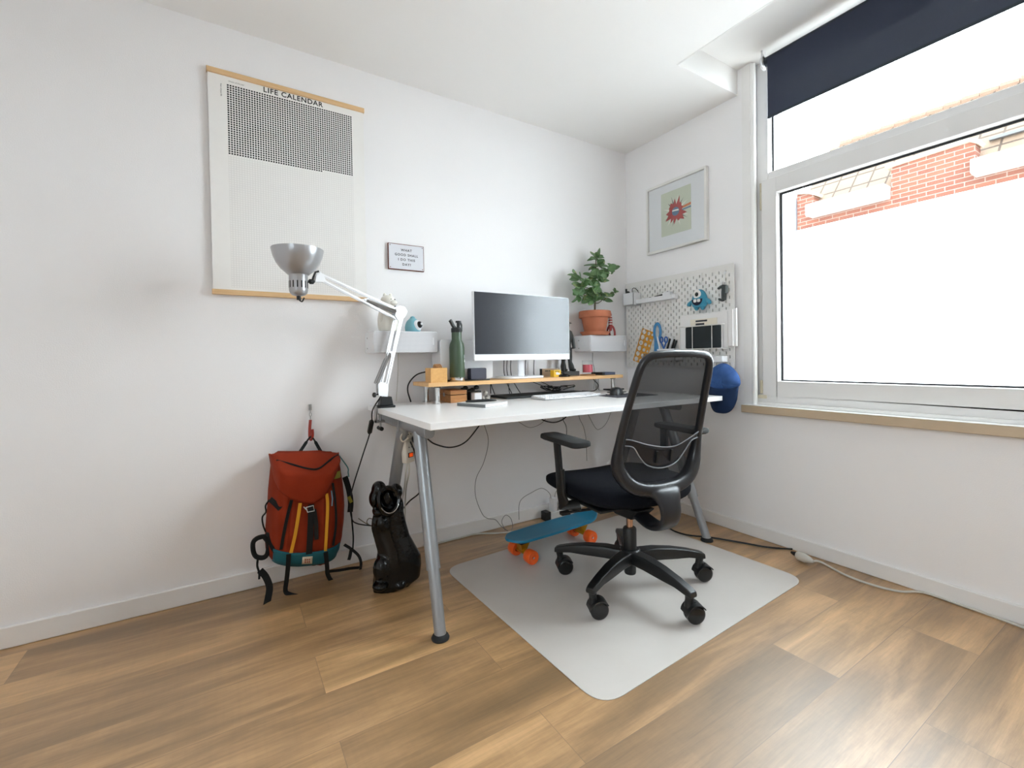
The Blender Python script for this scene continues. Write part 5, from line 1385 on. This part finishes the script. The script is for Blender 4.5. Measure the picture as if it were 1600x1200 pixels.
n0 = len(g.v)
top_ = [g.v[i * 41] for i in range(49)]; bot_ = [g.v[i * 41 + 40] for i in range(49)]
g.f.append(tuple(i * 41 for i in range(49))); g.f.append(tuple(i * 41 + 40 for i in range(49))[::-1])
g.f.append(tuple([j for j in range(41)]) + tuple(48 * 41 + j for j in range(40, -1, -1)))
build(g, 'main_body', ORG, bp, angle=60)
def patch(px0, px1, fy0_, fy1_, name, mat, off=.004, nu=24, nv_=8, solid=.003):
    return build(G().grid(lambda u_, v_: bsurf(px0 + (px1 - px0) * u_, fy0_(px0 + (px1 - px0) * u_) + (fy1_(px0 + (px1 - px0) * u_) - fy0_(px0 + (px1 - px0) * u_)) * v_, off), nu, nv_), name, mat, bp, angle=60, solid=solid)
patch(429, 536, lambda x: 865 + 3.5 * math.sin((x - 430) / 106 * math.pi) - (x - 430) * .09, lambda x: 894 - max(0, (x - 470)) * .20, 'bottom_panel', TEA, off=.006)
# lid flap
def lidf(u_, v_):
    top = [(425.5, 720), (440, 715), (462, 712.5), (485, 712), (505, 711), (525, 714), (541.5, 717)]
    f = u_ * 6; i = min(5, int(f)); t = f - i; tx, ty = top[i][0] + (top[i + 1][0] - top[i][0]) * t, top[i][1] + (top[i + 1][1] - top[i][1]) * t
    bot = [(432, 757), (438, 768), (452, 778), (472, 784.5), (489, 786), (507, 777), (541, 726)]
    bx, by = bot[i][0] + (bot[i + 1][0] - bot[i][0]) * t, bot[i][1] + (bot[i + 1][1] - bot[i][1]) * t
    px, py = tx + (bx - tx) * v_, ty + (by - ty) * v_
    p = uy(px, py, FY - .012)
    s_ = (u_ * 2 - 1); p.y = -.050 - (.165 + .018 * math.sin(v_ * math.pi * .9)) * (1 - abs(s_) ** 4) ** .45 * min(1, .35 + v_ * 1.6)
    return p
build(G().grid(lidf, 36, 18), 'top_flap', M('rust_red_flap', (142, 48, 22), .85, var=.08, scale=8, bump=.5, bscale=500, spec=.2), bp, angle=70, solid=.005)
def lid_pt(u_, v_, off=.006): return lidf(u_, v_) + V(0, -off, .0)
build(G().sweep(spline([lid_pt(.10, .18), lid_pt(.3, .24), lid_pt(.5, .30), lid_pt(.66, .30), lid_pt(.84, .14), lid_pt(.96, .10)], 6), .0055, .0016, (0, -1, 0)), 'zip', WEB, bp)
build(G().tube(spline([lid_pt(.97, .10), uy(543, 730, -.10), uy(544, 738, -.10), uy(545, 745, -.10)], 4), .0026, 6), 'zip_pull', M('teal_cord', (90, 140, 140), .7), bp)
build(G().sweep(spline([uy(464, 713, -.12), uy(474, 698, -.07), uy(482, 686, -.048), uy(486, 682.5, -.044), uy(490, 686, -.048), uy(497, 698, -.07), uy(505, 712, -.12)], 6), [.0065] * 10 + [.0035] * 17 + [.0065] * 10, .0012, (0, -1, 0)), 'hang_loop', WEB, bp)
def strap(pts, w_, name, mat, off=.008, th=.0012, surf=True):
    P = spline([bsurf(x, y, off) if surf else uy(x, y, z) for (x, y, *z_) in pts for z in [z_[0] if z_ else 0]], 6)
    return build(G().sweep(P, w_, th, (0, -1, 0)), name, mat, bp)
strap([(469, 786), (466, 805), (461, 835), (455, 865)], .0062, 'yellow_strap', YLW)
strap([(511, 772), (512, 790), (510, 830), (509, 862)], .0058, 'yellow_strap', YLW)
strap([(456, 782), (450, 805), (444, 835), (440, 862)], .0060, 'front_zip', WEB)
strap([(486, 788), (485, 815), (484, 840), (483, 866)], .0115, 'centre_strap', WEB)
strap([(490, 795), (493, 815), (494, 842)], .0080, 'strap_tail', WEB, off=.011)
strap([(522, 757), (525, 785), (526, 820), (522, 855)], .0045, 'side_zip', WEB)
build(G().tube([bsurf(477.5, 792, .013), bsurf(489, 789, .013), bsurf(490.5, 797, .013), bsurf(480, 799, .013), bsurf(477.5, 792, .013)], .0022, 7).tube([bsurf(474, 791, .014), bsurf(478, 795, .014)], .002, 6), 'buckle', M('white_metal_buckle', (214, 214, 210), .3), bp)
build(G().tube([bsurf(519, 768, .010), bsurf(520, 780, .012), bsurf(519, 791, .010)], .0026, 6), 'zip_cord', M('pale_blue_cord', (120, 150, 165), .7), bp)
patch(525, 538, lambda x: 742, lambda x: 752, 'side_lining', OLV, off=.004, nu=6, nv_=4)
strap([(539, 745, -.09), (545, 765, -.075), (548, 785, -.07), (547, 800, -.07)], .012, 'side_pocket', WEB, surf=False)
strap([(545, 776, -.085), (549, 785, -.08)], .007, 'pocket_accent', OLV, surf=False)
# woven patch, its mark drawn as small lines
lp = build(G().grid(lambda u_, v_: bsurf(473 + 16 * u_, 871.5 + 14 * v_ - 1.5 * u_, .010), 6, 4), 'woven_label', M('label_cream', (206, 196, 178), .85), bp, solid=.0012)
RB = M('label_red_print', (168, 96, 78), .85)
for i in range(3):
    for j in range(2):
        build(G().grid(lambda u_, v_: bsurf(477 + i * 3.2 + 2.0 * u_, 875 + j * 4.2 + 3.0 * v_ - .3 * i, .0112), 1, 1), 'label_mark', RB, lp, solid=.0004)
# dangling webbing
strap([(451, 866, -.20), (450, 885, -.19), (448, 905, -.17), (446, 923, -.15), (452, 928.5, -.158), (466, 932, -.172)], .0085, 'dangling_strap', WEB, surf=False)
strap([(509, 863, -.20), (511, 885, -.17), (512, 897, -.14), (519, 909, -.12), (530, 915, -.155), (545, 918, -.19)], .0085, 'dangling_strap', WEB, surf=False)
strap([(421, 781, -.10), (415, 790, -.09), (415.5, 800, -.09), (410, 808, -.09), (411, 820, -.09), (415, 831, -.08)], .0030, 'compression_strap', WEB, surf=False)
strap([(422, 780, -.12), (430, 787, -.15), (438, 795, -.17)], .0100, 'side_strap', WEB, surf=False)
hp = [(412, 838), (402, 841), (395.5, 848), (396, 862), (401, 870), (412, 871), (418, 864), (419, 848)]
hpp = spline([uy(x, y, -.10) for x, y in hp + [hp[0]]], 4)
build(G().sweep(hpp[:-1], .009, .010, (0, -1, 0), n=10, closed=True, pw=3), 'hip_pad', WEB, bp, angle=60)
strap([(415, 834, -.10), (421, 838, -.12), (424, 852, -.14), (430, 862, -.15)], .0080, 'hip_strap', WEB, surf=False)
strap([(403, 872, -.10), (402, 884, -.10), (405, 895, -.10), (405, 905, -.10)], .0040, 'thin_strap', WEB, surf=False)
strap([(406, 891, -.10), (415, 901, -.11), (421, 917, -.14), (419, 934, -.16), (415.5, 949, -.19)], .0125, 'waist_belt', WEB, surf=False)
strap([(548, 790, -.07), (550, 815, -.07), (552, 840, -.08), (551, 862, -.09)], .0032, 'compression_strap', WEB, surf=False)
strap([(538, 851, -.12), (549, 858, -.11), (560, 868, -.10), (564, 879, -.09), (563, 890, -.09)], .0060, 'waist_belt', WEB, surf=False)
strap([(549, 856, -.10), (547, 868, -.10), (545, 875, -.10)], .0070, 'dangling_strap', WEB, surf=False)
strap([(513, 893, -.15), (530, 891, -.13), (548, 888, -.11), (561, 887, -.09)], .0060, 'waist_belt', WEB, surf=False)

# ================================================================== BLACK CERAMIC DOG
dg = thing('dog_sculpture', 'glossy black glazed ceramic sculpture standing on the floor by the desk leg', 'sculpture', (-1.735, -.275, 0))
GLZ = M('black_glaze', (6, 7, 7), .13, var=.3, scale=25, bump=.5, bscale=60, spec=.35)
dD = -.325
dg.location = (-1.745, dD, 0)
def D_(px, py, y=dD): return uy(px, py, y)
def dog_body():
    g = G()
    secs = [(915, 582, 640, .056), (905, 581, 654, .066), (885, 583, 656, .070), (870, 586, 655, .070), (855, 589, 647, .062), (838, 584, 638, .054), (820, 579, 633, .048), (806, 580, 630, .044), (795, 584, 628, .040)]
    rings = []; n = 28
    for (py, xl, xr, dp) in secs:
        a, b_ = D_(xl, py), D_(xr, py); c = (a + b_) / 2; rx = (b_.x - a.x) / 2
        rings.append([V(c.x + rx * math.cos(q_), dD + dp * math.sin(q_) - .012 * max(0, math.sin(q_ * 2 + 2.2)), max(0.006, c.z)) for q_ in [2 * math.pi * i / n for i in range(n)]])
    rings.insert(0, [V(p.x, p.y, 0.0) for p in rings[0]])
    g.add([p for r in rings for p in r], [(i * n + j, i * n + (j + 1) % n, (i + 1) * n + (j + 1) % n, (i + 1) * n + j) for i in range(len(rings) - 1) for j in range(n)] + [tuple(range(n))[::-1], tuple(range((len(rings) - 1) * n, len(rings) * n))])
    def E_(px, py, y, rx, ry, rz):
        c = D_(px, py, y); c.z = max(c.z, rz); g.ell(c, (rx, ry, rz), 20, 14)
    E_(640, 878, dD - .020, .040, .045, .066); E_(596, 890, dD - .030, .034, .040, .055)      # haunch and chest mass
    E_(594, 915, dD - .050, .032, .036, .020); E_(624, 912, dD - .046, .030, .036, .022)      # paws
    E_(596, 818, dD - .028, .024, .028, .034); E_(620, 830, dD - .020, .026, .028, .044)      # shoulders
    # head lump with folded lobes round the opening
    E_(592, 764, dD, .030, .036, .034); E_(618, 768, dD, .030, .036, .034); E_(583, 780, dD, .016, .032, .034); E_(623, 790, dD, .020, .034, .040); E_(590, 799, dD - .012, .022, .036, .018)
    E_(606, 780, dD + .020, .046, .034, .060)
    return g
bo = build(dog_body(), 'body', GLZ, dg, angle=80)
rm = bo.modifiers.new('one_skin', 'REMESH'); rm.mode = 'VOXEL'; rm.voxel_size = .005; rm.use_smooth_shade = True
sm = bo.modifiers.new('soften', 'SMOOTH'); sm.iterations = 7; sm.factor = .6
# the gaping mouth: a rolled rim round a deep dark hollow
mc = D_(607, 782, dD - .036); mr = []
ax_ = V(.12, -.95, .22).normalized(); s1 = V(0, 0, 1).cross(ax_).normalized(); s2 = ax_.cross(s1)
def mouthf(u_, v_):
    a = 2 * math.pi * u_; k_ = 1 + .05 * math.sin(3 * a + 1)
    R = [(.050, -.034), (.056, -.016), (.055, .002), (.047, .012), (.038, .006), (.033, -.012), (.026, -.034), (.0, -.040)]
    f = v_ * (len(R) - 1); i = min(len(R) - 2, int(f)); t = f - i; r = R[i][0] + (R[i + 1][0] - R[i][0]) * t; h = R[i][1] + (R[i + 1][1] - R[i][1]) * t
    return mc + ax_ * h + s1 * (r * .90 * k_ * math.cos(a)) + s2 * (r * 1.12 * k_ * math.sin(a))
build(G().grid(mouthf, 40, 28), 'open_mouth', GLZ, dg, angle=80)
co = [mc + ax_ * .010 + s1 * (.041 * math.cos(a)) + s2 * (.050 * math.sin(a)) for a in [math.radians(205 + 130 * i / 14) for i in range(15)]]
build(G().tube(co, .0026, 8), 'silver_lip', M('glazed_silver_rim', (190, 190, 186), .15, metal=.8), dg)

# ================================================================== SKATEBOARD
sk_ = thing('skateboard', 'small teal plastic skateboard with orange wheels under the desk', 'skateboard', (-.962, -.408, 0), math.radians(3.5))
SKT = M('teal_deck_plastic', (18, 122, 160), .38, var=.05, scale=8, bump=.3, bscale=900)
pts = []
def deck_w(x):
    t = (x + .285) / .57
    nose = math.sqrt(max(0, 1 - max(0, (x - .205) / .080) ** 2)) if x > .205 else 1
    tail = math.sqrt(max(0, 1 - max(0, (-.20 - x) / .085) ** 2.4)) if x < -.20 else 1
    return .074 * min(nose, tail) * (.86 + .14 * math.sin(math.pi * min(1, max(0, t))) ) 
def deckf(u_, v_, off=0):
    x = -.2849 + .5698 * u_; yv = (v_ * 2 - 1); w_ = max(.012, deck_w(x))
    z = .100 + (.034 * ((x - .185) / .10) ** 1.6 if x > .185 else 0) + (.006 * ((-.22 - x) / .065) ** 2 if x < -.22 else 0) + .0035 * abs(yv) ** 4
    return V(x, yv * w_, z - off)
g = G().grid(lambda a, b_: deckf(a, b_), 60, 12)
dko = build(g, 'deck', SKT, sk_, world=False, angle=60); so = dko.modifiers.new('thickness', 'SOLIDIFY'); so.thickness = .011; so.offset = -1
bv = dko.modifiers.new('rounding', 'BEVEL'); bv.width = .003; bv.segments = 2; bv.limit_method = 'ANGLE'; bv.angle_limit = math.radians(50)
GOLD = M('gold_truck', (196, 150, 40), .3, metal=.8); ORW = M('orange_wheel', (240, 96, 30), .3, var=.02); 
for x in (-.195, .190):
    tr_ = build(G().sweep([(x, -.052, .034), (x, -.018, .040), (x, .018, .040), (x, .052, .034)], [.009, .014, .014, .009], [.008, .014, .014, .008], (0, 0, 1), n=10).add([(x - .026, -.022, .080), (x + .026, -.022, .080), (x + .026, .022, .080), (x - .026, .022, .080), (x - .014, -.014, .045), (x + .014, -.014, .045), (x + .014, .014, .045), (x - .014, .014, .045)], [(0, 1, 2, 3), (4, 7, 6, 5), (0, 4, 5, 1), (1, 5, 6, 2), (2, 6, 7, 3), (3, 7, 4, 0)]), 'truck', GOLD, sk_, world=False, bevel=.001)
    build(G().cyl((x, -.082, .032), (x, .082, .032), .004, n=12), 'axle', STEEL, tr_, world=False)
    build(G().box(x - .028, x + .028, -.024, .024, .080, .088), 'riser_pad', BLACKP, tr_, world=False)
    for s_ in (-1, 1):
        wl = build(G().lathe([(.012, .018), (.020, .022), (.029, .022), (.0318, .017), (.0320, -.016), (.0290, -.022), (.013, -.020), (.011, -.006), (.011, .008), (.012, .018)], (x, s_ * .062, .0320), 36, axis=(0, s_, 0)), 'wheel', ORW, sk_, world=False, angle=50)
        build(G().lathe([(0, .010), (.0105, .010), (.0105, -.008), (0, -.008)], (x, s_ * .062, .032), 20, axis=(0, s_, 0)), 'bearing', BLACKP, wl, world=False)
        build(G().cyl((x, s_ * .062, .032), (x, s_ * .084, .032), .0048, n=6), 'axle_nut', CHROME, wl, world=False)
    bg_ = G()
    for dx in (-.02, .02):
        for dy in (-.012, .012): bg_.cyl((x + dx, dy, deckf((x + dx + .285) / .57, .5).z), (x + dx, dy, deckf((x + dx + .285) / .57, .5).z + .0012), .0035, n=10)
    build(bg_, 'deck_bolts', M('bolt_dark', (30, 40, 50), .4, metal=.5), sk_, world=False)
sk_.location.z = .0026

# ================================================================== POWER STRIPS AND CABLES
ps1 = thing('power_strip', 'white power strip with a glowing orange switch hanging under the desk', 'power strip', uy(634, 700, -.32))
PW = -.325
a, b_ = uy(635, 672, PW), uy(638, 722, PW)
stx = M('ivory_plastic', (206, 200, 188), .45)
build(G().sweep([a, b_], .026, .016, (.45, -.89, 0), n=16, pw=5), 'housing', stx, ps1, bevel=.002, angle=50)
nrm = V(.0, -1, 0)
def on_strip(py): t = (py - 672) / 50; return a.lerp(b_, t) + V(.45, -.89, 0).normalized() * .0165
for py in (678, 698):
    c = on_strip(py); so_ = build(G().lathe([(.0195, 0), (.0195, .0016), (.0170, .0016), (.0165, .0004), (0, .0004)], c, 28, axis=(.45, -.89, 0)), 'socket', stx, ps1)
    for s_ in (-1, 1): build(G().cyl(c + V(.89, .45, 0) * .0075 * s_ + V(.45, -.89, 0) * .0004, c + V(.89, .45, 0) * .0075 * s_ + V(.45, -.89, 0) * .0012, .0026, n=10), 'pin_hole', BLACKP, so_)
c = on_strip(710)
Mb = Matrix.Translation(c) @ Matrix(((.89, -.45, 0, 0), (.45, .89, 0, 0), (0, 0, 1, 0), (0, 0, 0, 1)))
sw = build(G().box(-.0145, .0145, -.002, .001, -.010, .010, Mb), 'switch_bezel', BLACKP, ps1)
build(G().box(-.0100, .0100, -.0034, -.0018, -.0075, .0075, Mb), 'lit_rocker', M('glowing_orange_rocker', (240, 90, 20), .4, emit=((255, 90, 20), .05)), sw)
build(G().tube([uy(633, 664, PW), uy(636, 672, PW)], .006, 8).tube(spline([uy(640, 672, PW - .02), uy(630, 676, PW - .03), uy(626, 684, PW - .03), uy(630, 690, PW - .03), uy(638, 684, PW - .035)], 5), .0035, 7), 'white_plug', stx, ps1)
build(G().lathe([(.016, 0), (.018, .006), (.016, .022), (.008, .026), (0, .026)], on_strip(686) + V(.02, 0, .0), 20, axis=(.45, -.89, 0)), 'black_plug', BLACKP, ps1)
cable([uy(641, 690, -.36), uy(647, 704, -.36), uy(650, 720, -.33), uy(655, 755, -.28), uy(655, 770, -.2), uy(640, 783, -.12), uy(628, 797, -.08)], .0034, CABLEB, 'black cable running from the hanging power strip behind the desk leg')
for dx in (0, 5):
    cable([uy(636 + dx * .6, 722, PW), uy(634 + dx, 740, PW + .02), uy(632 + dx * .6, 760, -.20), uy(628 + dx, 790, -.10), uy(628 + dx, 830, -.05)], .0036, CABLEW, 'white cable hanging down from the orange-lit power strip', group='white cables below the hanging power strip')
ps2 = thing('power_strip', 'white power strip with a tall white plug on the floor against the back wall', 'power strip', (-.66, -.055, 0))
build(G().box(-.735, -.50, -.085, -.030, .001, .045), 'housing', WHITEM, ps2, bevel=.004)
build(G().box(-.715, -.685, -.082, -.036, .045, .125), 'tall_adapter', WHITEP, ps2, bevel=.005)
build(G().box(-.775, -.737, -.085, -.035, .001, .052), 'black_adapter', BLACKP, ps2, bevel=.003)
build(G().cyl((-.60, -.06, .045), (-.60, -.06, .075), .018, n=20).cyl((-.64, -.06, .045), (-.64, -.06, .062), .016, n=20), 'black_plug', BLACKP, ps2)
build(G().sweep([(-.66, -.10, .082), (-.60, -.12, .088), (-.54, -.10, .085)], .018, .004, (0, 0, 1)), 'loose_clip', BLACKP, ps2)
def wpath(L_, y=-.030): return [uy(p[0], p[1], p[2] if len(p) > 2 else y) for p in L_]
cable(wpath([(668, 686, -.30), (680, 694, -.30), (704, 699, -.26), (728, 690, -.24), (752, 661, -.25)]), .0034, CABLEB, 'black cable sagging under the left end of the desk')
cable(wpath([(749, 645, -.10), (757, 665, -.06), (763, 690), (756, 722), (744, 748), (743, 775), (753, 802), (762, 810), (774, 812, -.04), (783, 822, -.06), (794, 830, -.10)]), .0017, CABLEG, 'thin grey wire hanging down the wall and curling to the floor')
cable([uz(785, 826, .004) + V(0, -.03, 0), uy(784, 815, -.05), uy(790, 805, -.05), uy(798, 810, -.05), uy(801, 822, -.05), uz(799, 830, .004)], .0016, CABLEG, 'thin grey wire looped on the floor by the skateboard')
cable(wpath([(862, 782, -.06), (858, 770, -.05), (846, 763, -.05), (830, 770, -.045), (816, 779, -.045), (811, 790, -.045), (811, 812, -.045)]), .0016, CABLEG, 'thin grey wire arching from the tall white plug to the floor')
cable(wpath([(866, 782, -.06), (868, 770, -.05), (874, 762, -.045), (880, 758, -.045)]), .0015, CABLEG, 'second thin grey wire rising right of the tall white plug')
cable(wpath([(800, 648, -.10), (812, 660, -.08), (828, 668, -.07), (845, 662, -.08), (858, 648, -.12)]), .0015, CABLEG, 'thin grey wire sagging below the middle of the desktop')
cable(wpath([(838, 648, -.40), (850, 657, -.40), (866, 660, -.40), (880, 655, -.40), (889, 646, -.40)]), .0032, CABLEB, 'short black cable loop clipped below the desktop near the chair')
cable(wpath([(881, 646, -.36), (880, 656, -.36), (885, 668, -.30), (885, 690, -.20)]), .0018, CABLEB, 'thin black wire hanging from the cable clip above the armrest')
cable(wpath([(903, 640, -.12), (906, 655, -.08), (912, 668, -.05), (916, 690, -.04), (917, 720, -.04)]), .0016, CABLEG, 'thin grey wire hanging behind the chair armrest')
cable(wpath([(915, 640, -.10), (930, 668, -.05), (938, 670, -.05), (948, 660, -.06), (956, 640, -.10)]), .0015, CABLEG, 'thin grey wire sagging right of the chair armrest')
cable(wpath([(622, 552, -.020), (622, 575, -.012), (621, 600, -.012), (619, 627, -.012)]), .0018, CABLEW, 'white cable running down the wall from the left speaker')
cable(wpath([(926, 551, -.012), (926, 565, -.010), (929, 580, -.010), (928, 608, -.010)]), .0016, CABLEG, 'thin grey cable running down the wall from the right speaker')
cable([uz(x, y, .006) for x, y in ((1039, 812), (1042, 820), (1052, 829), (1075, 836), (1112, 840), (1160, 848), (1200, 855), (1238, 858))], .0042, CABLEB, 'black cable on the floor running past the right desk leg', n=10)
pg = thing('cable_socket', 'white extension socket on the floor against the window-side skirting', 'socket', uz(1256, 868, 0))
q0 = uz(1246, 867, .024); q1 = uz(1268, 877, .022)
q0.x = min(q0.x, -.045); q1.x = min(q1.x, -.045)
dq = (q1 - q0); dq.z = 0; dq.normalize()
build(G().tube([q0, q0 + dq * .006, q0 + dq * .036, q0 + dq * .060, q0 + dq * .075], [.017, .021, .021, .013, .006], 22), 'socket_body', CABLEW, pg, angle=50)
build(G().tube([q0 - dq * .030, q0 - dq * .006, q0 + dq * .002], [.006, .012, .014], 16), 'black_plug', BLACKP, pg)
wp = [q0 + dq * .07] + [uz(x, y, .006) for x, y in ((1282, 878), (1318, 897), (1360, 913), (1405, 924))] + [V(-.022, -1.56, .006), V(-.024, -1.66, .006), V(-.030, -1.76, .006), V(-.045, -1.88, .006), V(-.06, -2.05, .006)]
cable(wp, .0044, CABLEW, 'white extension cable lying along the window-side skirting', n=10)
wp2 = [uy(566, 818, -.06), uz(640, 852, .006) + V(0, -.012, 0), V(-1.46, -.024, .006), V(-1.30, -.026, .006), V(-1.20, -.030, .006), V(-1.10, -.085, .006), V(-1.0, -.118, .006), V(-.90, -.115, .006), V(-.80, -.10, .006), V(-.70, -.11, .02), V(-.63, -.10, .04), V(-.60, -.09, .05)]
wp2[0] = uy(640, 850, -.022); wp2 = wp2[1:]
cable(wp2, .0042, CABLEW, 'white cable lying along the floor behind the skateboard', n=10)
cable([uy(560, 810, -.03), uy(572, 818, -.03), uy(582, 822, -.03), uy(588, 815, -.06), uy(577, 810, -.05), uy(574, 818, -.04), uy(590, 826, -.03)], .0022, M('brown_wire', (120, 108, 90), .6), 'pale brown wire looped on the wall behind the black sculpture')
